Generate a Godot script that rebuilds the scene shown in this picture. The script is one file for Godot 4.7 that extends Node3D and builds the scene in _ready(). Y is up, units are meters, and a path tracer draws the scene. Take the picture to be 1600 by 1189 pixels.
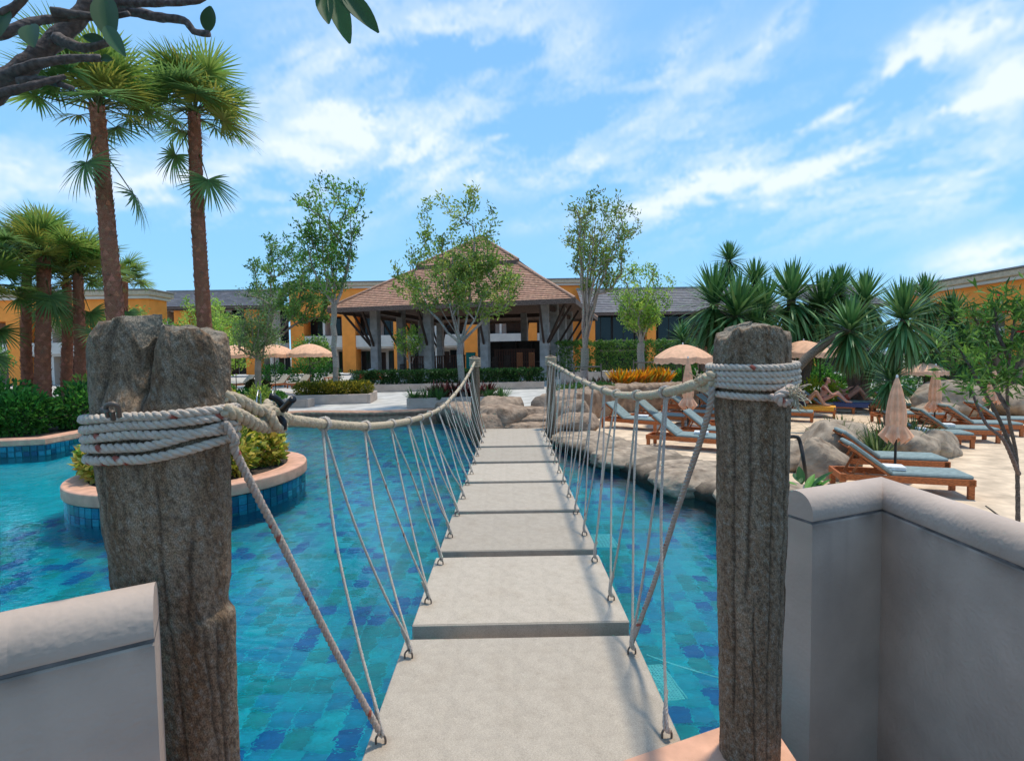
extends Node3D
# A rope footbridge over a resort pool, built object by object. Units are metres, y is up, the bridge runs along -z.

class MB:
	var v := PackedVector3Array()
	var c := PackedColorArray()
	var u := PackedVector2Array()
	var i := PackedInt32Array()
	var col := Color.WHITE
	func p(a: Vector3, uv := Vector2.ZERO) -> int:
		v.append(a); c.append(col); u.append(uv)
		return v.size() - 1
	func t(a: int, b: int, d: int) -> void:
		i.append(a); i.append(b); i.append(d)
	func tri(a: Vector3, b: Vector3, d: Vector3) -> void:
		t(p(a), p(b), p(d))
	func quad(a: Vector3, b: Vector3, d: Vector3, e: Vector3) -> void:
		var k := v.size()
		p(a, Vector2(0, 0)); p(b, Vector2(1, 0)); p(d, Vector2(1, 1)); p(e, Vector2(0, 1))
		t(k, k + 1, k + 2); t(k, k + 2, k + 3)
	func box(ce: Vector3, s: Vector3, ba := Basis.IDENTITY, bev := 0.0) -> void:
		var h := s * 0.5
		var b := minf(bev, minf(h.x, minf(h.y, h.z)) * 0.9)
		for a in 3:
			for sg in [-1.0, 1.0]:
				var q: Array[Vector3] = []
				for w in [[-1, -1], [1, -1], [1, 1], [-1, 1]]:
					q.append(ce + ba * _bp(a, sg, w[0], w[1], h, b))
				if sg > 0: quad(q[0], q[3], q[2], q[1])
				else: quad(q[0], q[1], q[2], q[3])
		if b <= 0.0: return
		for a in 3:
			var a1 := (a + 1) % 3
			var a2 := (a + 2) % 3
			for s1 in [-1.0, 1.0]:
				for s2 in [-1.0, 1.0]:
					var r: Array[Vector3] = []
					for e in [[0, -1.0], [0, 1.0], [1, 1.0], [1, -1.0]]:
						var f := Vector3.ZERO
						f[a] = e[1] * (h[a] - b)
						f[a1] = s1 * (h[a1] - (b if e[0] == 1 else 0.0))
						f[a2] = s2 * (h[a2] - (b if e[0] == 0 else 0.0))
						r.append(ce + ba * f)
					if s1 * s2 > 0: quad(r[0], r[1], r[2], r[3])
					else: quad(r[3], r[2], r[1], r[0])
		for sx in [-1.0, 1.0]:
			for sy in [-1.0, 1.0]:
				for sz in [-1.0, 1.0]:
					var s3 := Vector3(sx, sy, sz)
					var o := s3 * (h - Vector3(b, b, b))
					var x := ce + ba * (o + Vector3(sx * b, 0, 0))
					var y := ce + ba * (o + Vector3(0, sy * b, 0))
					var z := ce + ba * (o + Vector3(0, 0, sz * b))
					if sx * sy * sz > 0: tri(x, z, y)
					else: tri(x, y, z)
	func _bp(a: int, sg: float, w0: float, w1: float, h: Vector3, b: float) -> Vector3:
		var f := Vector3.ZERO
		f[a] = sg * h[a]
		f[(a + 1) % 3] = w0 * (h[(a + 1) % 3] - b)
		f[(a + 2) % 3] = w1 * (h[(a + 2) % 3] - b)
		return f
	# a straight bar of square section between two points
	func bar(a: Vector3, b: Vector3, w: float, hh: float, bev := 0.0) -> void:
		var d := b - a
		var x := d.normalized()
		var y := Vector3.UP if absf(x.y) < 0.95 else Vector3.RIGHT
		var z := x.cross(y).normalized()
		y = z.cross(x)
		box((a + b) * 0.5, Vector3(d.length(), hh, w), Basis(x, y, z), bev)
	func tube(pts: PackedVector3Array, rad, n := 8, caps := true) -> void:
		var up := Vector3(0.31, 0.91, 0.27)
		var base := v.size()
		var m := pts.size()
		for k in m:
			var d := (pts[mini(k + 1, m - 1)] - pts[maxi(k - 1, 0)]).normalized()
			var x := (up - d * up.dot(d))
			if x.length() < 0.01: x = d.cross(Vector3(0.6, 0.2, 0.7))
			x = x.normalized()
			up = x
			var y := d.cross(x)
			var r: float = rad if rad is float else rad[k]
			for j in n:
				var an := TAU * j / n
				p(pts[k] + (x * cos(an) + y * sin(an)) * r, Vector2(float(j) / n, k))
		for k in m - 1:
			for j in n:
				var a := base + k * n + j
				var b := base + k * n + (j + 1) % n
				t(a, b, b + n); t(a, b + n, a + n)
		if caps:
			for e in 2:
				var k0 := base + (0 if e == 0 else (m - 1) * n)
				var ce := p(pts[0 if e == 0 else m - 1])
				for j in n:
					if e == 0: t(ce, k0 + (j + 1) % n, k0 + j)
					else: t(ce, k0 + j, k0 + (j + 1) % n)
	func cone(a: Vector3, b: Vector3, ra: float, rb: float, n := 5) -> void:
		var d := (b - a).normalized()
		var x := d.cross(Vector3(0.3, 0.4, 0.86)).normalized()
		var y := d.cross(x)
		var k := v.size()
		for j in n:
			var an := TAU * j / n
			var o := x * cos(an) + y * sin(an)
			p(a + o * ra); p(b + o * rb)
		for j in n:
			var e := k + 2 * j
			var f := k + 2 * ((j + 1) % n)
			t(e, f, f + 1); t(e, f + 1, e + 1)
	func lathe(prof: Array, n := 16, o := Vector3.ZERO) -> void:
		var k := v.size()
		for q in prof:
			for j in n + 1:
				var an := TAU * j / n
				p(o + Vector3(cos(an) * q.x, q.y, sin(an) * q.x), Vector2(float(j) / n, q.y))
		for a in prof.size() - 1:
			for j in n:
				var e := k + a * (n + 1) + j
				t(e, e + n + 1, e + n + 2); t(e, e + n + 2, e + 1)
	func grid(pts: PackedVector3Array, w: int, wrap := false) -> void:
		var k := v.size()
		var h := pts.size() / w
		for q in pts: p(q, Vector2(q.x, q.z))
		for y in h - 1:
			for x in (w if wrap else w - 1):
				var a := k + y * w + x
				var b := k + y * w + (x + 1) % w
				t(a, b, b + w); t(a, b + w, a + w)
	func leaf(at: Vector3, dir: Vector3, side: Vector3, len: float, wid: float, fold := 0.2) -> void:
		var k := v.size()
		var nn := dir.cross(side).normalized()
		p(at); p(at + dir * len * 0.5 + side * wid * 0.5 + nn * wid * fold)
		p(at + dir * len - nn * len * 0.08); p(at + dir * len * 0.5 - side * wid * 0.5 + nn * wid * fold)
		t(k, k + 1, k + 2); t(k, k + 2, k + 3)
	# a bending strap leaf, widest near its middle
	func strap(at: Vector3, dir: Vector3, len: float, wid: float, droop: float, segs := 4) -> void:
		var d := dir.normalized()
		var side := d.cross(Vector3.UP)
		if side.length() < 0.05: side = Vector3.RIGHT
		side = side.normalized()
		var q := at
		var k := v.size()
		for s in segs + 1:
			var f := float(s) / segs
			var w := wid * (0.55 + 0.9 * f * (1.0 - f) * 2.0) * (1.0 - pow(f, 4.0)) * 0.5 + 0.002
			p(q - side * w); p(q + side * w)
			d = (d + Vector3.DOWN * droop / segs).normalized()
			q += d * len / segs
		for s in segs:
			var a := k + 2 * s
			t(a, a + 1, a + 3); t(a, a + 3, a + 2)
	func poly(pts: PackedVector2Array, y: float) -> void:
		var ix := Geometry2D.triangulate_polygon(pts)
		var k := v.size()
		for q in pts: p(Vector3(q.x, y, q.y), q)
		for j in range(0, ix.size(), 3):
			var a := pts[ix[j]]; var b := pts[ix[j + 1]]; var d := pts[ix[j + 2]]
			if (b - a).cross(d - a) > 0: t(k + ix[j], k + ix[j + 1], k + ix[j + 2])
			else: t(k + ix[j], k + ix[j + 2], k + ix[j + 1])
	func mesh() -> ArrayMesh:
		var nn := PackedVector3Array()
		nn.resize(v.size())
		for j in range(0, i.size(), 3):
			var a := v[i[j]]
			var f := (v[i[j + 2]] - a).cross(v[i[j + 1]] - a)
			nn[i[j]] += f; nn[i[j + 1]] += f; nn[i[j + 2]] += f
		for j in nn.size():
			nn[j] = nn[j].normalized() if nn[j].length_squared() > 1e-20 else Vector3.UP
		var arr := []
		arr.resize(Mesh.ARRAY_MAX)
		arr[Mesh.ARRAY_VERTEX] = v; arr[Mesh.ARRAY_NORMAL] = nn; arr[Mesh.ARRAY_COLOR] = c
		arr[Mesh.ARRAY_TEX_UV] = u; arr[Mesh.ARRAY_INDEX] = i
		var m := ArrayMesh.new()
		m.add_surface_from_arrays(Mesh.PRIMITIVE_TRIANGLES, arr)
		return m

var rng := RandomNumberGenerator.new()
var M := {}
var T := {}
var taken := {}
const ORD := ["first", "second", "third", "fourth", "fifth", "sixth", "seventh", "eighth", "ninth", "tenth", "eleventh", "twelfth", "thirteenth", "fourteenth", "fifteenth", "sixteenth"]

func numbered(n: String) -> String:
	var k: int = taken.get(n, 0)
	taken[n] = k + 1
	return n if k == 0 else "%s_%03d" % [n, k]

func thing(called: String, label: String, cat: String, at := Vector3.ZERO, turn := 0.0, group := "") -> Node3D:
	var o := Node3D.new()
	o.name = numbered(called)
	add_child(o)
	o.position = at; o.rotation.y = turn
	return tag(o, label, cat, group)

func tag(o: Node3D, label: String, cat: String, group := "") -> Node3D:
	o.set_meta("label", label); o.set_meta("category", cat)
	if group: o.set_meta("group", group)
	return o

func put(called: String, mesh: Mesh, mat: Material, parent: Node = null, at := Vector3.ZERO, ba := Basis.IDENTITY) -> MeshInstance3D:
	var o := MeshInstance3D.new()
	o.mesh = mesh
	o.material_override = mat
	o.transform = Transform3D(ba, at)
	if parent == null:
		o.name = numbered(called)
		add_child(o)
	else:
		o.name = called if parent.get_node_or_null(called) == null else "%s_%03d" % [called, _next(parent, called)]
		parent.add_child(o, true)
	return o

func _next(parent: Node, called: String) -> int:
	var k: int = parent.get_meta("_n_" + called, 0) + 1
	parent.set_meta("_n_" + called, k)
	return k

func struct(called: String, mesh: Mesh, mat: Material, kind := "structure") -> MeshInstance3D:
	var o := put(called, mesh, mat)
	o.set_meta("kind", kind)
	return o

func dup(src: Node3D, at: Vector3, turn: float, label: String, group := "", sc := 1.0) -> Node3D:
	var o: Node3D = src.duplicate()
	var n := String(src.name)
	if n.length() > 4 and n[n.length() - 4] == "_" and n.right(3).is_valid_int(): n = n.left(n.length() - 4)
	o.name = numbered(n)
	add_child(o)
	o.position = at; o.rotation = Vector3(0, turn, 0); o.scale = Vector3.ONE * sc
	o.set_meta("label", label)
	if group: o.set_meta("group", group)
	return o

func ntex(freq: float, oct := 4, lo := 0.6, hi := 1.0, size := 512, kind := FastNoiseLite.TYPE_SIMPLEX_SMOOTH, sd := 1, normal := false, bump := 4.0) -> NoiseTexture2D:
	var f := FastNoiseLite.new()
	f.noise_type = kind; f.frequency = freq; f.fractal_octaves = oct; f.seed = sd
	if kind == FastNoiseLite.TYPE_CELLULAR: f.cellular_return_type = FastNoiseLite.RETURN_CELL_VALUE
	var x := NoiseTexture2D.new()
	x.width = size; x.height = size; x.seamless = true; x.noise = f
	if normal:
		x.as_normal_map = true; x.bump_strength = bump
	else:
		var g := Gradient.new()
		g.set_color(0, Color(lo, lo, lo)); g.set_color(1, Color(hi, hi, hi))
		x.color_ramp = g
		x.set_meta("mean", pow((lo + hi) * 0.5, 2.2))
	return x

# linear base colour, roughness, optional colour and normal textures laid on three planes
func mat(called: String, lin: Color, rough := 0.8, tex: Texture2D = null, sc := 1.0, nrm: Texture2D = null, ns := 1.0, scv := Vector3.ZERO, det: Texture2D = null) -> StandardMaterial3D:
	var m := StandardMaterial3D.new()
	m.resource_name = called
	# the textures only darken: start from a base that averages to the wanted colour
	var up := 1.0
	for t in [tex, det]:
		if t: up /= float(t.get_meta("mean", 1.0))
	m.albedo_color = Color(lin.r * up, lin.g * up, lin.b * up).linear_to_srgb()
	m.roughness = rough
	m.metallic_specular = 0.4
	if tex or nrm:
		m.uv1_triplanar = true
		m.uv1_scale = scv if scv != Vector3.ZERO else Vector3.ONE * sc
		if tex: m.albedo_texture = tex
		if nrm:
			m.normal_enabled = true; m.normal_texture = nrm; m.normal_scale = ns
	if det:
		m.detail_enabled = true; m.detail_blend_mode = BaseMaterial3D.BLEND_MODE_MUL; m.detail_albedo = det
		m.uv2_triplanar = true; m.uv2_scale = Vector3.ONE * 0.5
	M[called] = m
	return m

func vmat(called: String, rough := 0.6, back := 0.0, tex: Texture2D = null, sc := 1.0, nrm: Texture2D = null, ns := 1.0) -> StandardMaterial3D:
	var m := mat(called, Color(1, 1, 1), rough, tex, sc, nrm, ns)
	m.vertex_color_use_as_albedo = true
	if back > 0:
		m.backlight_enabled = true; m.backlight = Color(back, back, back)
	return m

func rnd(a: float, b: float) -> float: return rng.randf_range(a, b)
func rdir() -> Vector3:
	var z := rnd(-1, 1); var a := rnd(0, TAU); var r := sqrt(1 - z * z)
	return Vector3(cos(a) * r, z, sin(a) * r)
func vary(c: Color, s: float) -> Color:
	var k := 1.0 + rnd(-s, s)
	return Color(c.r * k * (1 + rnd(-s, s) * 0.4), c.g * k, c.b * k * (1 + rnd(-s, s) * 0.4))
func pa(a: Array) -> PackedVector3Array: return PackedVector3Array(a)

# a smooth curve through the points, sampled every step metres
func spline(pts: Array, step: float) -> PackedVector3Array:
	var cv := Curve3D.new()
	cv.bake_interval = step
	for k in pts.size():
		var tn: Vector3 = (pts[mini(k + 1, pts.size() - 1)] - pts[maxi(k - 1, 0)]) / 6.0
		cv.add_point(pts[k], -tn, tn)
	return cv.get_baked_points()

# three-strand laid rope
func rope(mb: MB, path: PackedVector3Array, r: float, pitch: float, c: Color, fleck := 0.0, n := 5) -> void:
	var m := path.size()
	var up := Vector3(0.2, 0.9, 0.3)
	var fx := PackedVector3Array(); var fy := PackedVector3Array(); var ln := PackedFloat32Array()
	var s := 0.0
	for k in m:
		var d := (path[mini(k + 1, m - 1)] - path[maxi(k - 1, 0)]).normalized()
		var x := up - d * up.dot(d)
		x = x.normalized() if x.length() > 0.01 else d.cross(Vector3(0.7, 0.1, 0.6)).normalized()
		up = x
		fx.append(x); fy.append(d.cross(x))
		if k > 0: s += path[k].distance_to(path[k - 1])
		ln.append(s)
	for st in 3:
		var pts := PackedVector3Array()
		for k in m:
			var a := TAU * (ln[k] / pitch + st / 3.0)
			pts.append(path[k] + (fx[k] * cos(a) + fy[k] * sin(a)) * r * 0.5)
		var k0 := mb.v.size()
		mb.col = c
		mb.tube(pts, r * 0.56, n, true)
		var red := 0
		for k in m:
			if st == 0 and fleck > 0 and red <= 0 and rng.randf() < fleck * 0.7: red = 4
			red -= 1
			var cc := vary(c, 0.1)
			if red > 0: cc = Color(0.33, 0.09, 0.06)
			for j in n: mb.c[k0 + k * n + j] = cc

# boulder: a ball cut by random planes, edges worn and surface roughened
func rock_mesh(s: Vector3, sd: int, nu := 40, nv := 26, rough := 0.05, flat_top := 0.0) -> ArrayMesh:
	var r := RandomNumberGenerator.new(); r.seed = sd
	var pl: Array[Vector3] = []
	var pd := PackedFloat32Array()
	for k in 15:
		var z := r.randf_range(-1, 1); var a := r.randf_range(0, TAU); var q := sqrt(1 - z * z)
		pl.append(Vector3(cos(a) * q, z, sin(a) * q)); pd.append(r.randf_range(0.68, 0.95))
	if flat_top > 0:
		pl.append(Vector3(0.03, 1, 0.02).normalized()); pd.append(flat_top)
	var f := FastNoiseLite.new(); f.seed = sd; f.frequency = 1.6; f.fractal_octaves = 5
	var pts := PackedVector3Array()
	for y in nv + 1:
		var th := PI * y / nv
		for x in nu:
			var ph := TAU * x / nu
			var d := Vector3(sin(th) * cos(ph), cos(th), sin(th) * sin(ph))
			var acc := 0.0
			for k in pl.size():
				var e := d.dot(pl[k])
				if e > 0.05: acc += pow(e / pd[k], 16.0)
			var rr := minf(1.0, pow(acc + 0.25, -0.0625)) * (1.0 + f.get_noise_3dv(d * 1.1) * rough * 2.0 + f.get_noise_3dv(d * 5.0) * rough)
			pts.append(d * rr * s)
	var mb := MB.new()
	mb.grid(pts, nu, true)
	for k in pts.size():
		var q := pts[k]
		var n := f.get_noise_3d(q.x * 2.2, q.y * 0.9, q.z * 2.2)
		mb.c[k] = Color(1, 1, 1).lerp(Color(0.52, 0.46, 0.40), clampf(n * 1.6, 0, 0.75)).lerp(Color(1.12, 1.05, 0.94), clampf(-n, 0, 0.8))
	return mb.mesh()

func rock(called: String, label: String, at: Vector3, s: Vector3, sd: int, turn := 0.0, m := "rock", flat_top := 0.0, group := "") -> void:
	var o := put(called, rock_mesh(s, sd, 44, 28, 0.05, flat_top), M[m])
	o.position = at; o.rotation.y = turn
	tag(o, label, "rock", group)

func sky_texture() -> ImageTexture:
	var w := 1536; var h := 768
	var data := PackedFloat32Array(); data.resize(w * h * 3)
	var cov := PackedFloat32Array(); cov.resize(w * h)
	# clouds: [azimuth and elevation of the middle in degrees, half length, half width, tilt in degrees, density]
	var cl := [[Vector2(-13.3, 24.2), 15.0, 8.0, 20, 0.46], [Vector2(-19.0, 26.3), 8.0, 6.0, -30, 0.25], [Vector2(-39.7, 14.6), 15.0, 3.2, 2, 0.95], [Vector2(-24.7, 19.1), 9.0, 3.0, 12, 0.55],
		[Vector2(40.6, 24.3), 13.0, 1.5, 21, 0.95], [Vector2(42.5, 25.5), 8.0, 1.8, 20, 0.6], [Vector2(38.7, 19.0), 14.0, 1.3, 17, 0.95], [Vector2(29.2, 17.5), 16.0, 2.6, 6, 0.7],
		[Vector2(37.5, 13.6), 17.0, 2.6, 6, 0.8], [Vector2(7.7, 27.9), 3.0, 2.6, 40, 0.85], [Vector2(17.3, 28.4), 4.5, 1.3, 35, 0.6], [Vector2(28.5, 28.9), 3.0, 1.2, 35, 0.6],
		[Vector2(43.9, 7.4), 5.0, 1.7, 4, 1.1], [Vector2(-3.3, 31.0), 5.0, 9.0, -70, 0.55], [Vector2(7.3, 19.1), 9.0, 2.6, -14, 0.7], [Vector2(3.1, 14.2), 4.0, 0.8, 8, 0.4],
		[Vector2(-5.3, 19.9), 8.0, 2.2, 4, 0.65], [Vector2(-24.3, 15.1), 6.0, 1.6, 12, 0.6], [Vector2(22.3, 21.1), 6.0, 4.0, 60, 0.5], [Vector2(12.8, 22.8), 12.0, 5.0, 10, 0.3],
		[Vector2(80, 30), 22.0, 6.0, 15, 0.8], [Vector2(120, 18), 20.0, 5.0, -5, 0.8], [Vector2(165, 35), 24.0, 7.0, 10, 0.8], [Vector2(-85, 25), 22.0, 6.0, 12, 0.8],
		[Vector2(-125, 40), 26.0, 7.0, 20, 0.7], [Vector2(-160, 15), 22.0, 5.0, 0, 0.8], [Vector2(0, 68), 40.0, 9.0, 20, 0.6], [Vector2(150, 70), 40.0, 9.0, 10, 0.6]]
	for b in cl:
		var ce: Vector2 = b[0]
		var rad: float = maxf(b[1], b[2]) * 2.1
		var ca := cos(deg_to_rad(b[3])); var sa := sin(deg_to_rad(b[3]))
		var cosel := maxf(cos(deg_to_rad(ce.y)), 0.3)
		for y in range(maxi(0, int((90 - ce.y - rad) / 180 * h)), mini(h / 2 + 6, int((90 - ce.y + rad) / 180 * h))):
			var dy := 90.0 - (y + 0.5) * 180.0 / h - ce.y
			for x0 in range(int((ce.x - rad / cosel + 180) / 360 * w), int((ce.x + rad / cosel + 180) / 360 * w)):
				var dx := ((x0 + 0.5) * 360.0 / w - 180.0 - ce.x) * cosel
				var e := (dx * ca + dy * sa) / float(b[1]); var f := (dy * ca - dx * sa) / float(b[2])
				var k := y * w + posmod(x0, w)
				cov[k] += float(b[4]) * exp(-(e * e + f * f))
	var n1 := FastNoiseLite.new(); n1.seed = 5; n1.frequency = 2.2; n1.fractal_octaves = 6; n1.fractal_gain = 0.55
	n1.domain_warp_enabled = true; n1.domain_warp_amplitude = 0.25; n1.domain_warp_frequency = 1.6
	for y in h:
		var el := PI / 2 - (y + 0.5) * PI / h
		var s := sin(el)
		var k := pow(clampf(1.0 - s, 0, 1), 2.2)
		var r0 := lerpf(0.185, 0.31, k); var g0 := lerpf(0.415, 0.66, k); var b0 := lerpf(0.82, 0.95, k)
		if s < 0:
			r0 = 0.30; g0 = 0.34; b0 = 0.36
		for x in w:
			var c := 0.0
			var at := y * w + x
			if s > -0.02:
				var az := ((x + 0.5) / w - 0.5) * TAU
				var d := Vector3(sin(az) * cos(el), s, -cos(az) * cos(el))
				var n := n1.get_noise_3d(d.x * 1.15 + d.y * 0.7, d.y * 3.4 - d.x * 0.9, d.z * 1.3)
				c = clampf(cov[at] * (0.56 + 1.45 * n) + 0.6 * n * minf(1.0, cov[at] * 3.0) + 0.06, 0.0, 1.0)
				c = pow(c, 1.3) * 0.85
			var to := y * w + (x + w / 2) % w
			data[to * 3] = lerpf(r0, 0.80, c); data[to * 3 + 1] = lerpf(g0, 0.86, c); data[to * 3 + 2] = lerpf(b0, 0.94, c)
	return ImageTexture.create_from_image(Image.create_from_data(w, h, false, Image.FORMAT_RGBF, data.to_byte_array()))

func materials() -> void:
	var half := ntex(0.012, 5, 0.84, 1.0, 256, FastNoiseLite.TYPE_SIMPLEX_SMOOTH, 31)
	T.speck = ntex(0.3, 2, 0.74, 1.0, 512, FastNoiseLite.TYPE_VALUE, 3)
	T.mottle = ntex(0.012, 5, 0.66, 1.0, 512, FastNoiseLite.TYPE_SIMPLEX_SMOOTH, 7)
	T.bark = ntex(0.055, 5, 0.42, 1.0, 1024, FastNoiseLite.TYPE_SIMPLEX, 43)
	T.plaster = ntex(0.006, 5, 0.93, 1.0, 512, FastNoiseLite.TYPE_SIMPLEX_SMOOTH, 41)
	T.soft = ntex(0.008, 4, 0.82, 1.0, 512, FastNoiseLite.TYPE_SIMPLEX_SMOOTH, 9)
	T.fine_n = ntex(0.12, 4, 0, 1, 512, FastNoiseLite.TYPE_SIMPLEX_SMOOTH, 11, true, 6.0)
	T.coarse_n = ntex(0.03, 5, 0, 1, 512, FastNoiseLite.TYPE_SIMPLEX_SMOOTH, 13, true, 8.0)
	T.ripple_n = ntex(0.011, 4, 0, 1, 1024, FastNoiseLite.TYPE_SIMPLEX_SMOOTH, 17, true, 10.0)
	T.grain = ntex(0.025, 5, 0.5, 1.0, 512, FastNoiseLite.TYPE_SIMPLEX, 19)
	T.weave_n = ntex(0.4, 2, 0, 1, 256, FastNoiseLite.TYPE_VALUE, 23, true, 3.0)
	mat("slab0", Color(0.42, 0.355, 0.28), 0.85, T.speck, 2.6, T.fine_n, 0.15, Vector3.ZERO, T.plaster); M.slab0.vertex_color_use_as_albedo = true
	M.slab0.uv2_scale = Vector3.ONE * 0.9
	for k in [1, 2]:
		var m: StandardMaterial3D = M.slab0.duplicate()
		m.albedo_color = M.slab0.albedo_color * (1.04 if k == 1 else 0.96)
		m.uv1_offset = Vector3(0.3 * k, 0.1, 0.5 * k); m.uv2_offset = Vector3(0.37 * k, 0.2, 0.6 * k)
		M["slab%d" % k] = m
	vmat("timber", 0.9, 0.0, T.bark, 1.0, T.coarse_n, 0.9)
	M.timber.uv1_scale = Vector3(3.0, 1.3, 3.0)
	mat("render_grey", Color(0.485, 0.38, 0.31), 0.8, T.plaster, 0.5, T.fine_n, 0.12, Vector3.ZERO, T.plaster); M.render_grey.vertex_color_use_as_albedo = true
	mat("dark_stone", Color(0.14, 0.125, 0.11), 0.85, T.mottle, 1.0, T.coarse_n, 0.4)
	mat("joint", Color(0.16, 0.145, 0.14), 0.9, T.mottle, 2.0)
	vmat("rope", 0.85, 0.0, null, 1.0, T.fine_n, 0.5)
	mat("tape", Color(0.012, 0.012, 0.014), 0.35)
	mat("steel", Color(0.45, 0.44, 0.43), 0.3); M.steel.metallic = 1.0
	mat("rusty", Color(0.16, 0.13, 0.11), 0.55); M.rusty.metallic = 0.6
	mat("terracotta", Color(0.64, 0.345, 0.225), 0.7, T.plaster, 1.0, T.fine_n, 0.2, Vector3.ZERO, T.soft)
	mat("coping_far", Color(0.42, 0.235, 0.15), 0.7, T.mottle, 0.7, T.fine_n, 0.2)
	mat("grout", Color(0.012, 0.10, 0.125), 0.6, T.soft, 1.0)
	mat("pool_grout", Color(0.0, 0.45, 0.54), 0.7, T.soft, 0.5)
	var tl := [Color(0.004, 0.10, 0.15), Color(0.006, 0.15, 0.24), Color(0.003, 0.065, 0.13), Color(0.006, 0.12, 0.13), Color(0.012, 0.20, 0.27)]
	for k in 5:
		mat("glaze%d" % k, tl[k], 0.12, T.soft, 3.0)
	var pf := [Color(0.0, 0.33, 0.43), Color(0.0, 0.245, 0.395), Color(0.0, 0.115, 0.32), Color(0.0, 0.255, 0.275), Color(0.0, 0.40, 0.47)]
	for k in 5: mat("mosaic%d" % k, pf[k], 0.3, T.soft, 2.0)
	vmat("mosaic_mix", 0.3)
	mat("rock", Color(0.33, 0.235, 0.165), 0.9, T.mottle, 0.55, T.coarse_n, 0.9, Vector3.ZERO, T.soft)
	mat("rock_wet", Color(0.09, 0.085, 0.078), 0.5, T.mottle, 0.8, T.coarse_n, 0.8)
	mat("rock_pale", Color(0.37, 0.285, 0.205), 0.9, T.mottle, 0.6, T.coarse_n, 0.6, Vector3.ZERO, T.soft)
	for k in ["rock", "rock_pale"]: M[k].vertex_color_use_as_albedo = true
	mat("sand", Color(0.66, 0.505, 0.35), 0.95, T.soft, 0.5, T.fine_n, 0.3, Vector3.ZERO, half); M.sand.uv2_scale = Vector3.ONE * 0.12
	mat("plaza", Color(0.50, 0.475, 0.43), 0.8, T.soft, 0.3, T.fine_n, 0.15, Vector3.ZERO, half)
	mat("soil", Color(0.06, 0.042, 0.03), 0.95, T.mottle, 1.0, T.coarse_n, 1.0)
	mat("earth", Color(0.17, 0.15, 0.10), 0.95, T.mottle, 0.2)
	vmat("leaves", 0.5, 1.0)
	vmat("waxy", 0.5, 0.6)
	vmat("bark", 0.9, 0.0, T.grain, 1.6, T.coarse_n, 0.8)
	vmat("palm_bark", 0.95, 0.0, T.grain, 2.2, T.coarse_n, 1.2)
	mat("orange_wall", Color(0.95, 0.315, 0.055), 0.85, T.plaster, 0.3)
	mat("cream_wall", Color(0.62, 0.56, 0.49), 0.85, T.plaster, 0.3)
	mat("beige_trim", Color(0.55, 0.42, 0.29), 0.8, T.soft, 0.5)
	mat("dark_wood", Color(0.045, 0.024, 0.016), 0.6, T.grain, 1.0)
	mat("red_wood", Color(0.10, 0.035, 0.02), 0.6, T.grain, 1.0)
	mat("grey_column", Color(0.30, 0.28, 0.265), 0.85, T.soft, 0.4)
	mat("window_glass", Color(0.012, 0.02, 0.022), 0.06)
	mat("frame_dark", Color(0.03, 0.025, 0.022), 0.5)
	mat("soffit", Color(0.13, 0.085, 0.065), 0.8, T.grain, 0.6)
	vmat("shingle", 0.85, 0.0, T.mottle, 0.5)
	vmat("slate", 0.6, 0.0, T.soft, 0.5)
	mat("lounger_wood", Color(0.40, 0.115, 0.033), 0.45, T.grain, 1.0, null, 1.0, Vector3(0.8, 6, 6))
	mat("cushion_teal", Color(0.225, 0.285, 0.275), 0.9, T.soft, 2.0, T.weave_n, 0.4)
	mat("cushion_tan", Color(0.36, 0.30, 0.215), 0.9, T.soft, 2.0, T.weave_n, 0.4)
	mat("canvas", Color(0.93, 0.54, 0.335), 0.85, T.soft, 1.2, T.weave_n, 0.2)
	M.canvas.backlight_enabled = true; M.canvas.backlight = Color(0.7, 0.7, 0.7)
	mat("towel_white", Color(0.78, 0.77, 0.75), 0.95, T.soft, 4.0, T.weave_n, 0.8)
	mat("towel_yellow", Color(0.75, 0.36, 0.05), 0.95, T.soft, 4.0, T.weave_n, 0.8)
	mat("towel_navy", Color(0.06, 0.08, 0.17), 0.95, T.mottle, 6.0, T.weave_n, 0.8)
	mat("red_cloth", Color(0.62, 0.075, 0.025), 0.9, T.soft, 2.0)
	mat("teal_board", Color(0.01, 0.28, 0.24), 0.6)
	mat("dark_leather", Color(0.03, 0.018, 0.014), 0.5)
	vmat("skin", 0.6)
	M.skin.subsurf_scatter_enabled = true; M.skin.subsurf_scatter_strength = 0.1
	mat("net", Color(0.30, 0.70, 0.70), 0.5)
	mat("bottle", Color(0.05, 0.03, 0.01), 0.1)
	var wa := StandardMaterial3D.new()
	wa.resource_name = "water"
	wa.albedo_color = Color(0.7, 1.0, 1.0, 0.0)
	wa.roughness = 0.0; wa.metallic_specular = 0.42
	wa.refraction_enabled = true; wa.refraction_scale = 0.033
	wa.normal_enabled = true; wa.normal_texture = T.ripple_n; wa.normal_scale = 0.22
	wa.uv1_scale = Vector3(0.34, 0.62, 1)
	M.water = wa

# ---------- builders for the place ----------

func box_part(called: String, ce: Vector3, s: Vector3, m: Material, parent: Node, ba := Basis.IDENTITY, bev := 0.0) -> MeshInstance3D:
	var mb := MB.new()
	mb.box(Vector3.ZERO, s, Basis.IDENTITY, bev)
	return put(called, mb.mesh(), m, parent, ce, ba)

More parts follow.
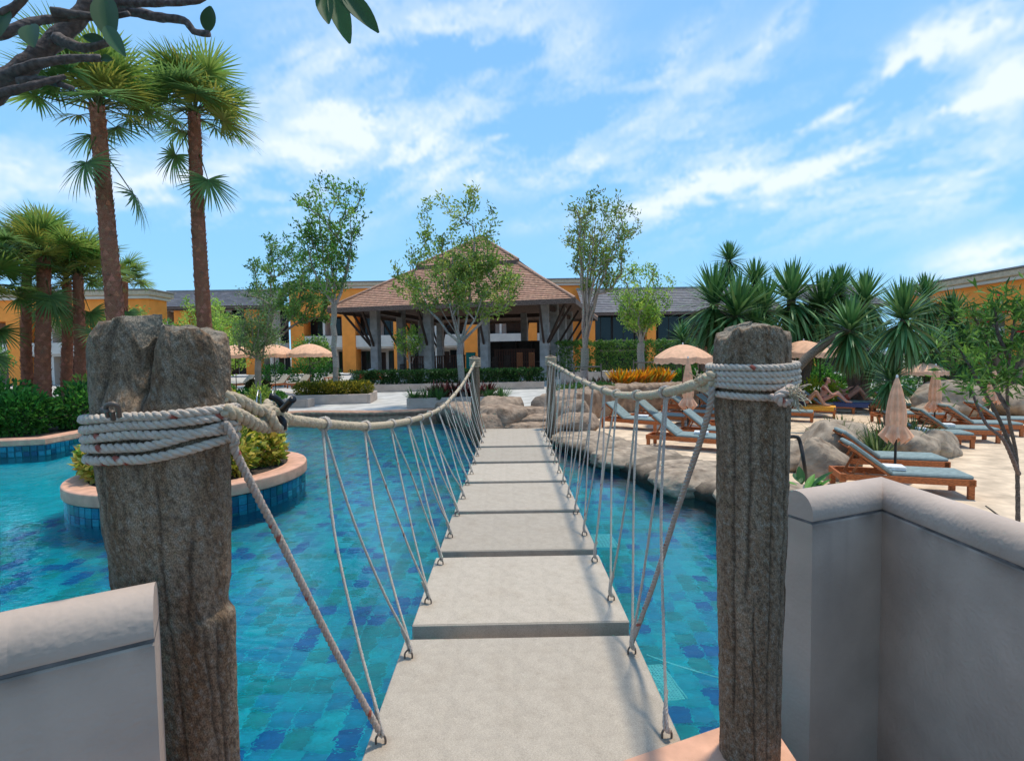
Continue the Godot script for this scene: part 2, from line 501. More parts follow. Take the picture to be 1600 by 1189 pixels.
# vertical skirt under a line of points
func skirt(mb: MB, pts: PackedVector2Array, y0: float, y1: float, closed := false) -> void:
	for k in (pts.size() if closed else pts.size() - 1):
		var a := pts[k]; var b := pts[(k + 1) % pts.size()]
		mb.quad(Vector3(a.x, y1, a.y), Vector3(b.x, y1, b.y), Vector3(b.x, y0, b.y), Vector3(a.x, y0, a.y))

# band of given width beside a line of points, with thickness
func band(mb: MB, pts: PackedVector2Array, w: float, y0: float, y1: float, rnd_edge := 0.02) -> void:
	var n := pts.size()
	var inn := PackedVector2Array()
	for k in n:
		var d := (pts[mini(k + 1, n - 1)] - pts[maxi(k - 1, 0)]).normalized()
		inn.append(pts[k] + Vector2(-d.y, d.x) * w)
	var g := PackedVector3Array()
	for k in n:
		var o := (inn[k] - pts[k]).normalized() * rnd_edge
		var a := pts[k]; var b := inn[k]
		for q in [[b, y0], [b, y1], [a + o, y1], [a, y1 - rnd_edge], [a, y0], [b, y0]]:
			g.append(Vector3(q[0].x, q[1], q[0].y))
	# flat shaded strips
	for k in n - 1:
		for j in 5: mb.quad(g[k * 6 + j], g[(k + 1) * 6 + j], g[(k + 1) * 6 + j + 1], g[k * 6 + j + 1])
	mb.quad(g[1], g[2], g[4], g[0])
	var e := (n - 1) * 6
	mb.quad(g[e + 1], g[e + 2], g[e + 4], g[e])

func smooth2(pts: Array, step: float) -> PackedVector2Array:
	var a := []
	for q in pts: a.append(Vector3(q.x, 0, q.y))
	var out := PackedVector2Array()
	for q in spline(a, step): out.append(Vector2(q.x, q.z))
	return out

# tree: trunk, stems and twigs grown towards points spread through the crown, leaves in whorls at the twig ends
func tree(called: String, label: String, cat: String, at: Vector3, c: Dictionary) -> Node3D:
	rng.seed = c.seed
	var o := thing(called, label, cat, at, 0.0, c.get("group", ""))
	var pos: Array[Vector3] = [Vector3.ZERO]
	var par := PackedInt32Array([-1])
	var lean: Vector3 = c.get("lean", Vector3.ZERO)
	var top := 0
	var fh: float = c.fork
	for k in range(1, maxi(2, int(fh / 0.45)) + 1):
		var f := k / float(maxi(2, int(fh / 0.45)))
		pos.append(Vector3(rnd(-0.05, 0.05), fh * f, rnd(-0.05, 0.05)) + lean * f)
		par.append(top); top = pos.size() - 1
	var env: Array = c.env
	var stems: int = c.stems
	for s in stems:
		var e: Array = env[s % env.size()]
		var an := TAU * (s + rnd(-0.25, 0.25)) / stems
		var goal: Vector3 = e[0] + Vector3(cos(an) * e[1].x, rnd(-0.3, 0.45) * e[1].y, sin(an) * e[1].z) * float(c.get("spread", 0.45))
		var p0 := pos[top] if s > 0 or stems < 3 else pos[maxi(0, top - 1)]
		var prev := top
		var n := maxi(3, int(p0.distance_to(goal) / 0.5))
		for k in range(1, n + 1):
			var f := float(k) / n
			var g := f + float(c.get("flare", 0.25)) * sin(f * PI)
			var q := Vector3(lerpf(p0.x, goal.x, clampf(g, 0, 1.15)), lerpf(p0.y, goal.y, f), lerpf(p0.z, goal.z, clampf(g, 0, 1.15))) + rdir() * 0.07
			pos.append(q); par.append(prev); prev = pos.size() - 1
	var tips := []
	for k in c.tips:
		var e: Array = env[rng.randi() % env.size()]
		var d := rdir() * pow(rnd(0.12, 1.0), 0.42)
		tips.append(e[0] + Vector3(d.x * e[1].x, d.y * e[1].y, d.z * e[1].z))
	var fork := pos[top]
	tips.sort_custom(func(a, b): return a.distance_squared_to(fork) < b.distance_squared_to(fork))
	var ends := []
	for q: Vector3 in tips:
		var best := -1; var bd := 1e9
		for k in range(top, pos.size()):
			var w := pos[k]
			var dd := w.distance_to(q) + maxf(0, w.y - q.y + 0.25) * 1.2
			if dd < bd: bd = dd; best = k
		var p0 := pos[best]
		var prev := best
		var n := clampi(int(p0.distance_to(q) / 0.35), 1, 5)
		for k in range(1, n + 1):
			var f := float(k) / n
			pos.append(p0.lerp(q, f) + Vector3(0, -0.12 * sin(f * PI) * p0.distance_to(q), 0) + rdir() * 0.03)
			par.append(prev); prev = pos.size() - 1
		ends.append([prev, (q - p0).normalized()])
	var cnt := PackedInt32Array(); cnt.resize(pos.size())
	for k in range(pos.size() - 1, -1, -1):
		cnt[k] = maxi(cnt[k], 1)
		if par[k] >= 0: cnt[par[k]] += cnt[k]
	var tr := MB.new(); var br := MB.new()
	var r0: float = c.r
	var bc: Color = c.get("bark", Color(0.30, 0.24, 0.19))
	for k in range(1, pos.size()):
		var ra := maxf(0.006, r0 * pow(float(cnt[par[k]]) / cnt[0], 0.56))
		var rb := maxf(0.005, r0 * pow(float(cnt[k]) / cnt[0], 0.56))
		var mb := tr if k <= top else br
		mb.col = vary(bc, 0.18)
		if k == 1: ra *= 1.25
		mb.cone(pos[par[k]], pos[k], minf(ra, rb * 1.5), rb, 10 if k <= top else (7 if rb > 0.03 else 4))
	put("trunk", tr.mesh(), M.bark, o)
	put("branch", br.mesh(), M.bark, o)
	var lf := MB.new()
	var cols: Array = c.cols
	var ll: float = c.leaf
	for en in ends:
		var e: Vector3 = pos[en[0]]
		var b: Vector3 = pos[par[en[0]]]
		var base: Color = cols[rng.randi() % cols.size()]
		for k in int(c.per * 1.7):
			var d: Vector3 = (rdir() + en[1] * 0.7 + Vector3.UP * float(c.get("rise", 0.25))).normalized()
			var q := b.lerp(e, rnd(0.2, 1.05)) + rdir() * float(c.get("clump", 0.12)) * 2.0 * rnd(0.2, 1.0)
			lf.col = vary(base, 0.35) * 1.9
			var l := ll * rnd(0.65, 1.25)
			lf.leaf(q, d, d.cross(rdir()).normalized(), l, l * float(c.get("wid", 0.42)))
	put("foliage", lf.mesh(), M.leaves, o)
	return o

# leafy bush: stems and leaves spread over a rounded body
func bush(called: String, label: String, cat: String, at: Vector3, s: Vector3, n: int, len: float, cols: Array, sd: int, group := "", wid := 0.45, boxy := false, m := "leaves") -> Node3D:
	rng.seed = sd
	var o := thing(called, label, cat, at, 0.0, group)
	var st := MB.new()
	st.col = Color(0.10, 0.075, 0.05)
	for k in 7 + int(s.x * 3):
		var q := Vector3(rnd(-0.4, 0.4) * s.x, 0, rnd(-0.4, 0.4) * s.z)
		st.cone(q * 0.6, q + Vector3(rnd(-0.1, 0.1), s.y * rnd(0.5, 0.85), rnd(-0.1, 0.1)), 0.014, 0.006, 4)
	put("stem", st.mesh(), M.bark, o)
	var f := FastNoiseLite.new(); f.seed = sd; f.frequency = 1.1
	var lf := MB.new()
	for k in n * 2:
		var d := rdir()
		var q: Vector3
		if boxy:
			q = Vector3(rnd(-0.5, 0.5), rnd(0.02, 1.0), rnd(-0.5, 0.5))
			var ax := rng.randi() % 4
			if ax == 0: q.y = rnd(0.9, 1.0)
			elif ax == 1: q.z = 0.5 - rnd(0, 0.1) / s.z
			q = q * s
			d = (Vector3(0, 0.4, 0.4) + rdir()).normalized()
		else:
			var rr := pow(rnd(0.05, 1), 0.35)
			q = Vector3(d.x * 0.5 * s.x, (0.45 + d.y * 0.52) * s.y, d.z * 0.5 * s.z) * rr + Vector3(0, (1 - rr) * 0.45 * s.y, 0)
			d = (d + rdir() * 0.7 + Vector3.UP * 0.35).normalized()
		var bump := f.get_noise_3dv(q + at) * 0.35
		q += Vector3(q.x, q.y * 0.8, q.z) * bump * (0.4 if boxy else 1.0)
		lf.col = vary(cols[rng.randi() % cols.size()], 0.3) * 1.25
		var l := len * rnd(0.65, 1.4)
		lf.leaf(q, d, d.cross(rdir()).normalized(), l, l * wid)
	put("foliage", lf.mesh(), M[m], o)
	return o

# tuft of strap leaves rising from one spot
func tuft(called: String, label: String, cat: String, at: Vector3, n: int, len: float, wid: float, cols: Array, sd: int, spread := 0.3, group := "", droop := 0.9) -> Node3D:
	rng.seed = sd
	var mb := MB.new()
	for k in n:
		var an := rnd(0, TAU)
		var q := Vector3(cos(an), 0, sin(an)) * rnd(0, spread)
		mb.col = vary(cols[rng.randi() % cols.size()], 0.3)
		mb.strap(q, (Vector3(cos(an), 0, sin(an)) * rnd(0.1, 0.9) + Vector3.UP).normalized(), len * rnd(0.6, 1.1), wid, droop * rnd(0.5, 1.4), 4)
	var o := thing(called, label, cat, at, 0.0, group)
	put("foliage", mb.mesh(), M.leaves, o)
	return o

var fronds: Array[ArrayMesh] = []
func make_fronds() -> void:
	rng.seed = 77
	for k in 4:
		var mb := MB.new()
		var pet := [0.95, 1.15, 0.8, 1.25][k] as float
		mb.col = Color(0.16, 0.17, 0.05)
		var pts := PackedVector3Array()
		for s in 6:
			var f := s / 5.0
			pts.append(Vector3(pet * f, -0.10 * f * f, 0))
		mb.tube(pts, PackedFloat32Array([0.028, 0.022, 0.018, 0.016, 0.014, 0.012]), 5)
		var hub := pts[5]
		var tone := [Color(0.17, 0.28, 0.065), Color(0.21, 0.31, 0.065), Color(0.33, 0.32, 0.06), Color(0.14, 0.24, 0.07)][k] as Color
		for s in 34:
			var a := lerpf(-2.15, 2.15, (s + rnd(-0.2, 0.2)) / 33.0)
			var d := Vector3(cos(a), 0.30 * absf(sin(a * 0.5)) - 0.08, sin(a)).normalized()
			mb.col = vary(tone, 0.25)
			mb.strap(hub + Vector3(0, rnd(-0.01, 0.01), 0), d, rnd(0.95, 1.2) * (1.0 - 0.22 * absf(a) / 2.15), 0.052, rnd(0.25, 0.75), 5)
		fronds.append(mb.mesh())

func fan_palm(label: String, at: Vector3, top: Vector3, r: float, crown: float, n: int, sd: int, group: String, skirt_n := 4) -> Node3D:
	rng.seed = sd
	var o := thing("fan_palm", label, "palm tree", at, 0.0, group)
	var d := top - at
	var mb := MB.new()
	var pts := PackedVector3Array(); var rad := PackedFloat32Array()
	for k in 25:
		var f := k / 24.0
		pts.append(Vector3(d.x * pow(f, 1.3), d.y * f, d.z * pow(f, 1.3)) + Vector3(sin(f * 5 + sd) * 0.05, 0, cos(f * 4 + sd) * 0.05))
		rad.append(r * lerpf(1.12, 0.85, f))
	mb.col = Color(0.33, 0.12, 0.065)
	mb.tube(pts, rad, 14)
	# broken leaf bases all the way up
	var rows := int(d.y / 0.16)
	for k in rows:
		var f := (k + 0.5) / rows
		var ce := pts[int(f * 24)].lerp(pts[mini(24, int(f * 24) + 1)], f * 24 - int(f * 24))
		for j in 7:
			var a := TAU * (j + 0.5 * (k % 2) + rnd(-0.15, 0.15)) / 7
			var out := Vector3(cos(a), 0, sin(a))
			var rr := r * lerpf(1.12, 0.85, f)
			var side := Vector3(-sin(a), 0, cos(a))
			mb.col = vary(Color(0.36, 0.135, 0.075), 0.32)
			var q := ce + out * rr * 0.96
			var tip := q + out * rnd(0.015, 0.07) + Vector3(0, rnd(0.05, 0.22), 0) + side * rnd(-0.05, 0.05)
			mb.tri(q - side * rr * 0.4, q + side * rr * 0.4, tip)
			mb.tri(q - side * rr * 0.4, tip, q + Vector3(0, -0.02, 0) + out * 0.02)
			mb.tri(q + side * rr * 0.4, q + Vector3(0, -0.02, 0) + out * 0.02, tip)
	put("trunk", mb.mesh(), M.palm_bark, o)
	for k in n + skirt_n:
		var hang := k >= n
		var f := float(k) / n
		var el := lerpf(86, 0, pow(f, 0.85)) + rnd(-8, 8) if not hang else rnd(-70, -35)
		var az := k * 2.39996 + rnd(-0.2, 0.2)
		var ba := Basis(Vector3.UP, az) * Basis(Vector3(0, 0, 1), deg_to_rad(el)) * Basis(Vector3.RIGHT, rnd(-0.5, 0.5))
		var sc := crown * rnd(0.85, 1.1) / 2.1
		put("frond", fronds[k % 4 if not hang else 3], M.leaves, o, d + Vector3(0, (-rnd(0.2, 1.6) if hang else rnd(-0.3, 0.1)), 0), ba.scaled(Vector3.ONE * sc))
	return o

var rosettes: Array[ArrayMesh] = []
func make_rosettes() -> void:
	rng.seed = 99
	for k in 3:
		var mb := MB.new()
		for s in 250:
			var f := s / 250.0
			var el := lerpf(1.5, -1.25, pow(f, 0.85)) + rnd(-0.12, 0.12)
			var az := s * 2.39996 + rnd(-0.2, 0.2)
			var d := Vector3(cos(az) * cos(el), sin(el), sin(az) * cos(el))
			mb.col = vary([Color(0.055, 0.15, 0.045), Color(0.095, 0.21, 0.065), Color(0.15, 0.28, 0.10)][rng.randi() % 3].lerp(Color(0.13, 0.15, 0.06), 0.5 if f > 0.86 else 0.0), 0.25)
			mb.strap(d * 0.06 + Vector3(0, -0.25 * f, 0), d, rnd(0.76, 0.9) + 0.18 * f, 0.066, 0.12 + 1.3 * f * f + rnd(0, 0.25), 4)
		rosettes.append(mb.mesh())

# heads: [point, radius]; each on its own limb from the base
func yucca(label: String, at: Vector3, heads: Array, r: float, sd: int, group: String, called := "yucca_tree", bend := 0.8) -> Node3D:
	rng.seed = sd
	var o := thing(called, label, "yucca", at, 0.0, group)
	for h in heads:
		var d: Vector3 = h[0] - at
		var mb := MB.new()
		var pts := PackedVector3Array(); var rad := PackedFloat32Array()
		for k in 9:
			var f := k / 8.0
			pts.append(Vector3(d.x * pow(f, bend), d.y * pow(f, 1.15 if bend < 1 else 0.7), d.z * f) + Vector3(sin(f * 6 + sd) * 0.03, 0, cos(f * 5) * 0.03))
			rad.append(r * lerpf(1.2, 0.7, f))
		mb.col = vary(Color(0.17, 0.13, 0.10), 0.15)
		mb.tube(pts, rad, 9)
		put("trunk", mb.mesh(), M.bark, o)
		put("leaf_rosette", rosettes[rng.randi() % 3], M.waxy, o, d, (Basis(Vector3.UP, rnd(0, TAU)) * Basis(Vector3.RIGHT, rnd(-0.15, 0.15))).scaled(Vector3.ONE * float(h[1])))
	return o

# ---------- the near posts and ropes ----------

# outline: rows of [height, left x, right x]; lobes: how far the two fused logs stand apart there
func post_row(rows: Array, y: float) -> Vector3:
	if y >= rows[0][0]: return Vector3(rows[0][1], rows[0][2], rows[0][3])
	for k in rows.size() - 1:
		if y <= rows[k][0] and y >= rows[k + 1][0]:
			var f: float = (rows[k][0] - y) / (rows[k][0] - rows[k + 1][0])
			f = f * f * (3 - 2 * f)
			return Vector3(lerpf(rows[k][1], rows[k + 1][1], f), lerpf(rows[k][2], rows[k + 1][2], f), lerpf(rows[k][3], rows[k + 1][3], f))
	var e: Array = rows[rows.size() - 1]
	return Vector3(e[1], e[2], e[3])

func post_point(rows: Array, y: float, th: float, zc: float, depth: float, grow := 0.0) -> Vector3:
	var r := post_row(rows, y)
	var hw := (r.y - r.x) * 0.5 * 0.94
	var b := hw * 0.47 * r.z
	var a := hw - b
	var s := a * a - b * b * sin(th) * sin(th)
	var rr := b * absf(cos(th)) + sqrt(maxf(s, 0.0)) + grow
	return Vector3((r.x + r.y) * 0.5 + cos(th) * rr, y, zc + sin(th) * (rr * depth if grow == 0.0 else (rr - grow) * depth + grow))

func post(called: String, label: String, rows: Array, zc: float, depth: float, bottom: float, tops: Array, cracks: Array, sd: int) -> Node3D:
	var o := thing(called, label, "post")
	var f := FastNoiseLite.new(); f.seed = sd; f.frequency = 1.0; f.fractal_octaves = 4
	var n := 180; var h := 230
	var mb := MB.new()
	var ytop: float = rows[0][0]
	var pts := PackedVector3Array(); var cols := PackedColorArray()
	for k in h + 9:
		var cap := maxi(0, k - h)
		var y := lerpf(bottom, ytop, minf(1.0, float(k) / h))
		for j in n:
			var th := TAU * j / n
			var q := post_point(rows, y, th, zc, depth)
			var ax := Vector3((post_row(rows, y).x + post_row(rows, y).y) * 0.5, y, zc)
			var out := (q - ax); out.y = 0
			var d := f.get_noise_3d(q.x * 5, y * 0.9, q.z * 5) * 0.007 + f.get_noise_3d(q.x * 20, y * 5.0, q.z * 20) * 0.005 + f.get_noise_3d(q.x * 75, y * 22, q.z * 75) * 0.0035
			var dark := 0.0
			for cr in cracks:
				if y > cr[1] - 0.1 and y < cr[2] + 0.1:
					var dt := wrapf(th - cr[0] - f.get_noise_2d(y * 4.0, cr[0] * 9) * 0.06 - float(cr[4]) * (y - cr[1]), -PI, PI) * 0.22
					var fade := clampf((y - cr[1] + 0.1) / 0.1, 0, 1) * clampf((cr[2] + 0.1 - y) / 0.1, 0, 1)
					var g := exp(-pow(dt / float(cr[3]), 2.0)) * fade
					d -= 0.009 * g; dark = maxf(dark, g)
			var top := 0.0
			if k > h - 26 or cap > 0:
				var w := clampf((k - (h - 26)) / 26.0, 0, 1)
				for tp in tops: top += float(tp[1]) * exp(-pow((q.x - float(tp[0])) / float(tp[2]), 2.0)) * w
				top += f.get_noise_2d(q.x * 9, q.z * 9) * 0.035 * w
				if k > h - 5 and cap == 0: d -= 0.003 * pow((k - h + 5) / 5.0, 2.0) * 3
			q += out.normalized() * d
			if cap > 0:
				var s := 1.0 - pow(cap / 8.0, 0.9)
				q = Vector3(ax.x + (q.x - ax.x) * s, ytop + 0.016 * (1 - s) + f.get_noise_2d(q.x * s * 12 + 40, q.z * s * 12) * 0.012, zc + (q.z - zc) * s)
			q.y += top
			pts.append(q)
			var m := f.get_noise_3d(q.x * 8 + 30, q.y * 0.8, q.z * 8) * 0.62 + 0.5
			var p2 := f.get_noise_3d(q.x * 42 + 9, q.y * 30, q.z * 42)
			var cc := Color(0.165, 0.094, 0.05).lerp(Color(0.285, 0.203, 0.135), clampf(m * 1.5 - 0.2, 0, 1))
			if p2 > 0.16: cc = cc.lerp(Color(0.30, 0.265, 0.215), clampf((p2 - 0.16) * 3.0, 0, 0.55))
			if p2 < -0.22: cc = cc.lerp(Color(0.055, 0.04, 0.028), 0.55)
			cc = cc.lerp(Color(0.035, 0.025, 0.018), dark * 0.6)
			if cap > 0: cc = cc.lerp(Color(0.33, 0.285, 0.22), 0.6)
			cols.append(cc * 0.86)
	mb.grid(pts, n, true)
	mb.c = cols
	put("trunk", mb.mesh(), M.timber, o)
	return o

# one turn of rope round a post: heights at right, front, left and back
func turn_path(rows: Array, ys: Array, zc: float, depth: float, r: float, step := 0.012) -> PackedVector3Array:
	var out := []
	for k in 49:
		var th := TAU * k / 48.0
		var f := k / 12.0
		var a := int(f) % 4
		var g := f - int(f)
		g = g * g * (3 - 2 * g)
		var y := lerpf(ys[a], ys[(a + 1) % 4], g)
		out.append(post_point(rows, y, th, zc, depth, r + 0.004))
	return spline(out, step)

func rail_at(cv: Curve3D, z: float) -> Vector3:
	var best := Vector3.ZERO; var bd := 1e9
	for q in cv.get_baked_points():
		if absf(q.z - z) < bd: bd = absf(q.z - z); best = q
	return best

func build_bridge() -> void:
	var near := [-2.0, -3.74, -5.19, -6.56, -8.13, -9.60, -11.22]
	var far := [-3.55, -5.03, -6.42, -7.97, -9.45, -11.06, -13.85]
	var bolts := [-2.57, -3.32, -4.07, -4.85, -5.58, -6.35, -7.12, -7.88, -8.62, -9.38, -10.12, -10.85, -11.6, -12.4, -13.2]
	var tw := 0.012
	for k in 7:
		rng.seed = 40 + k
		var ba := Basis(Vector3.UP, 0.008 + rnd(-0.004, 0.004)) * Basis(Vector3.RIGHT, rnd(-0.003, 0.003))
		var ce := Vector3(0.035, -0.0765 + (0.0 if k < 5 else 0.012 * (k - 4)), (near[k] + far[k]) * 0.5)
		var o := thing("bridge_slab", ["pale speckled concrete slab of the footbridge nearest the camera, its corner under the terracotta edge", "second concrete slab of the footbridge from the near end, grey front edge showing", "third concrete footbridge slab from the near end", "fourth concrete footbridge slab, in the middle of the rope bridge", "third concrete footbridge slab counted from the far rock steps", "second concrete footbridge slab counted from the far rock steps", "long concrete slab at the far end of the footbridge, before the rock steps"][k], "slab", ce, 0.0, "concrete slabs of the rope bridge")
		o.basis = ba
		box_part("slab", Vector3.ZERO, Vector3(1.63, 0.15, near[k] - far[k]), M["slab%d" % (k % 3)], o, Basis.IDENTITY, 0.008)
		var dep: float = near[k] - far[k]
		var fn := FastNoiseLite.new(); fn.seed = 300 + k; fn.fractal_octaves = 4; fn.frequency = 1.0
		var mt := MB.new(); var gp := PackedVector3Array()
		for a in 57:
			for b in 65: gp.append(Vector3((b / 64.0 - 0.5) * 1.612, 0.0765 + fn.get_noise_2d(b * 0.9, a * 0.9) * 0.0008, (a / 56.0 - 0.5) * (dep - 0.018)))
		mt.grid(gp, 65)
		for a in gp.size():
			var q := gp[a]
			var st := clampf(fn.get_noise_2d(q.x * 2.2, q.z * 2.2) - 0.05, 0, 1) * 0.32 + clampf(fn.get_noise_2d(q.x * 9 + 50, q.z * 9) - 0.32, 0, 1) * 0.5
			var cc := Color(1, 1, 1).lerp(Color(0.66, 0.60, 0.52), clampf(st, 0, 0.8))
			for z in bolts:
				for sx in [-0.745, 0.745]:
					var r := Vector2(q.x - sx, q.z - (z - ce.z)).length()
					if r < 0.16: cc = cc.lerp(Color(0.55, 0.40, 0.27), exp(-pow(r / 0.05, 2.0)) * (0.45 + fn.get_noise_2d(q.x * 20, q.z * 20) * 0.5))
			mt.c[a] = cc
		put("worn_top", mt.mesh(), M["slab%d" % (k % 3)], o)
		for sd in [-1.0, 1.0]:
			for z in bolts:
				if z < near[k] and z > far[k]:
					var mb := MB.new()
					var q := Vector3(sd * 0.745, 0.07, z - ce.z)
					mb.tube(spline([q + Vector3(-0.022, -0.02, 0), q + Vector3(-0.024, 0.035, 0), q + Vector3(0, 0.062, 0), q + Vector3(0.024, 0.035, 0), q + Vector3(0.022, -0.02, 0)], 0.012), 0.006, 7)
					put("eye_bolt", mb.mesh(), M.rusty, o)
	# supports under the slabs, standing on the pool floor
	for k in 6:
		var o := put("bridge_pier", null, M.render_grey)
		var mb := MB.new(); mb.box(Vector3.ZERO, Vector3(1.1, 1.18, 0.22), Basis.IDENTITY, 0.01)
		o.mesh = mb.mesh(); o.position = Vector3(0.035, -0.745, (far[k] + near[k + 1]) * 0.5)
		tag(o, "grey concrete pier under the " + ORD[k] + " joint between the footbridge slabs from the near end", "pier", "piers under the bridge slabs")
	var white := Color(0.53, 0.44, 0.36)
	var lrows := [[2.125, -1.72, -1.17, 1.06], [2.05, -1.765, -1.165, 1.06], [1.91, -1.76, -1.17, 0.98], [1.79, -1.75, -1.17, 0.62], [1.58, -1.735, -1.19, 0.35], [1.37, -1.72, -1.19, 0.25], [1.12, -1.70, -1.205, 0.25], [0.95, -1.68, -1.222, 0.22], [0.91, -1.665, -1.195, 0.2], [0.52, -1.62, -1.20, 0.2], [0.27, -1.60, -1.20, 0.2], [-1.4, -1.55, -1.18, 0.2]]
	var lz := -2.13
	var lp := post("wooden_post", "thick weathered post of two fused logs beside the left grey wall", lrows, lz, 0.78, -1.35, [[-1.62, 0.05, 0.11], [-1.30, 0.0, 0.1], [-1.77, -0.10, 0.05], [-1.16, -0.06, 0.05], [-1.49, -0.10, 0.03]], [[1.2, 0.0, 1.5, 0.006, 0.02], [0.55, 0.4, 1.0, 0.007, 0.25], [2.3, 1.4, 2.1, 0.01, 0.0], [0.85, 0.9, 1.25, 0.01, -0.3], [2.0, 0.2, 1.0, 0.006, 0.1], [1.57, 1.62, 2.2, 0.022, 0.0], [0.3, -0.2, 0.9, 0.010, 0.1]], 21)
	var mb := MB.new()
	mb.tube(spline([Vector3(-1.46, 1.8, -1.84), Vector3(-1.45, 1.84, -1.82), Vector3(-1.42, 1.85, -1.81), Vector3(-1.41, 1.84, -1.82), Vector3(-1.42, 1.8, -1.84)], 0.006), 0.0085, 8)
	mb.tube(pa([Vector3(-1.47, 1.83, -1.83), Vector3(-1.44, 1.82, -1.82)]), 0.011, 8)
	mb.tube(pa([Vector3(-1.43, 1.82, -1.82), Vector3(-1.45, 1.79, -1.85)]), 0.009, 8)
	put("shackle", mb.mesh(), M.rusty, lp)
	rng.seed = 3
	var ll := thing("lashing_rope", "white laid rope with red flecks wound five times round the left fused-log post", "rope")
	var ys := [[1.802, 1.786, 1.766, 1.78], [1.772, 1.752, 1.722, 1.742], [1.712, 1.716, 1.684, 1.692], [1.738, 1.668, 1.656, 1.684], [1.676, 1.622, 1.608, 1.652]]
	for k in 5:
		mb = MB.new()
		rope(mb, turn_path(lrows, ys[k], lz, 0.78, 0.017), 0.019, 0.088, white, 0.05, 6)
		put("turn", mb.mesh(), M.rope, ll)
	mb = MB.new()
	rope(mb, spline([Vector3(-1.16, 1.75, -2.05), Vector3(-1.13, 1.67, -2.07), Vector3(-1.14, 1.6, -2.1), Vector3(-1.05, 1.16, -2.28), Vector3(-0.9, 0.59, -2.45), Vector3(-0.71, 0.06, -2.56)], 0.012), 0.017, 0.085, Color(0.42, 0.33, 0.27), 0.04, 6)
	put("tail", mb.mesh(), M.rope, ll)
	# right post
	var rrows := [[2.105, 0.965, 1.335, 0.15], [2.0, 0.96, 1.335, 0.15], [1.85, 0.965, 1.34, 0.1], [1.54, 0.98, 1.335, 0.1], [1.2, 0.985, 1.325, 0.12], [0.91, 0.99, 1.315, 0.12], [0.4, 1.0, 1.305, 0.14], [-0.03, 1.005, 1.30, 0.12], [-0.3, 1.0, 1.30, 0.1]]
	var rz := -2.45
	post("wooden_post", "weathered brown post on the terracotta edge right of the footbridge, beside the wall end", rrows, rz, 0.92, -0.02, [[1.13, 0.025, 0.08], [0.95, -0.045, 0.05], [1.33, -0.03, 0.05]], [[1.35, 0.0, 1.6, 0.006, 0.03], [0.9, 0.2, 1.95, 0.008, 0.02], [2.1, 0.9, 1.7, 0.011, -0.1], [1.8, 0.0, 0.8, 0.006, 0.1], [0.5, 0.0, 1.7, 0.010, 0.0], [2.5, 0.3, 1.9, 0.010, 0.0]], 58)
	var rl := thing("lashing_rope", "white laid rope wound five times round the right post, knotted with a frayed end", "rope")
	ys = [[1.943, 1.930, 1.934, 1.94], [1.912, 1.899, 1.903, 1.908], [1.887, 1.874, 1.879, 1.884], [1.872, 1.842, 1.855, 1.868], [1.806, 1.797, 1.809, 1.83]]
	for k in 5:
		mb = MB.new()
		rope(mb, turn_path(rrows, ys[k], rz, 0.92, 0.015), 0.0165, 0.075, white, 0.05, 6)
		put("turn", mb.mesh(), M.rope, rl)
	mb = MB.new()
	rope(mb, spline([Vector3(0.94, 1.84, -2.4), Vector3(0.94, 1.76, -2.42), Vector3(0.95, 1.59, -2.55), Vector3(0.93, 1.14, -2.85), Vector3(0.87, 0.55, -3.15), Vector3(0.78, 0.06, -3.35)], 0.012), 0.016, 0.08, Color(0.40, 0.33, 0.28), 0.04, 6)
	put("tail", mb.mesh(), M.rope, rl)
	mb = MB.new()
	rope(mb, spline([Vector3(1.14, 1.8, -2.24), Vector3(1.17, 1.81, -2.22), Vector3(1.23, 1.84, -2.26), Vector3(1.23, 1.8, -2.24), Vector3(1.17, 1.78, -2.2), Vector3(1.14, 1.81, -2.19), Vector3(1.18, 1.83, -2.2)], 0.01), 0.019, 0.08, Color(0.52, 0.40, 0.33), 0.1, 6)
	for k in 60:
		mb.col = vary(Color(0.56, 0.47, 0.34), 0.3)
		var q := Vector3(1.21, 1.83, -2.22) + rdir() * 0.02
		var e := q + Vector3(rnd(-0.02, 0.07), rnd(-0.085, 0.05), rnd(-0.02, 0.05))
		mb.tube(spline([q, q.lerp(e, 0.5) + rdir() * 0.02, e], 0.015), 0.0022, 4)
	put("knot", mb.mesh(), M.rope, rl)
	# handrail ropes
	var lpts := [Vector3(-1.17, 1.7, -2.55), Vector3(-1.18, 1.65, -2.85), Vector3(-1.17, 1.58, -3.25), Vector3(-1.14, 1.45, -4.1), Vector3(-1.13, 1.34, -5.2), Vector3(-1.14, 1.26, -6.2), Vector3(-1.15, 1.21, -7.1), Vector3(-1.13, 1.19, -8), Vector3(-1.14, 1.21, -9.2), Vector3(-1.1, 1.36, -11), Vector3(-1.04, 1.61, -12.6), Vector3(-1, 1.83, -13.7)]
	var rpts := [Vector3(0.96, 1.87, -2.42), Vector3(0.98, 1.83, -2.75), Vector3(0.99, 1.77, -3.15), Vector3(0.99, 1.68, -3.95), Vector3(0.98, 1.62, -5.2), Vector3(0.98, 1.65, -7.8), Vector3(0.97, 1.72, -9.7), Vector3(0.98, 1.82, -13.7)]
	var tan := Color(0.50, 0.395, 0.27)
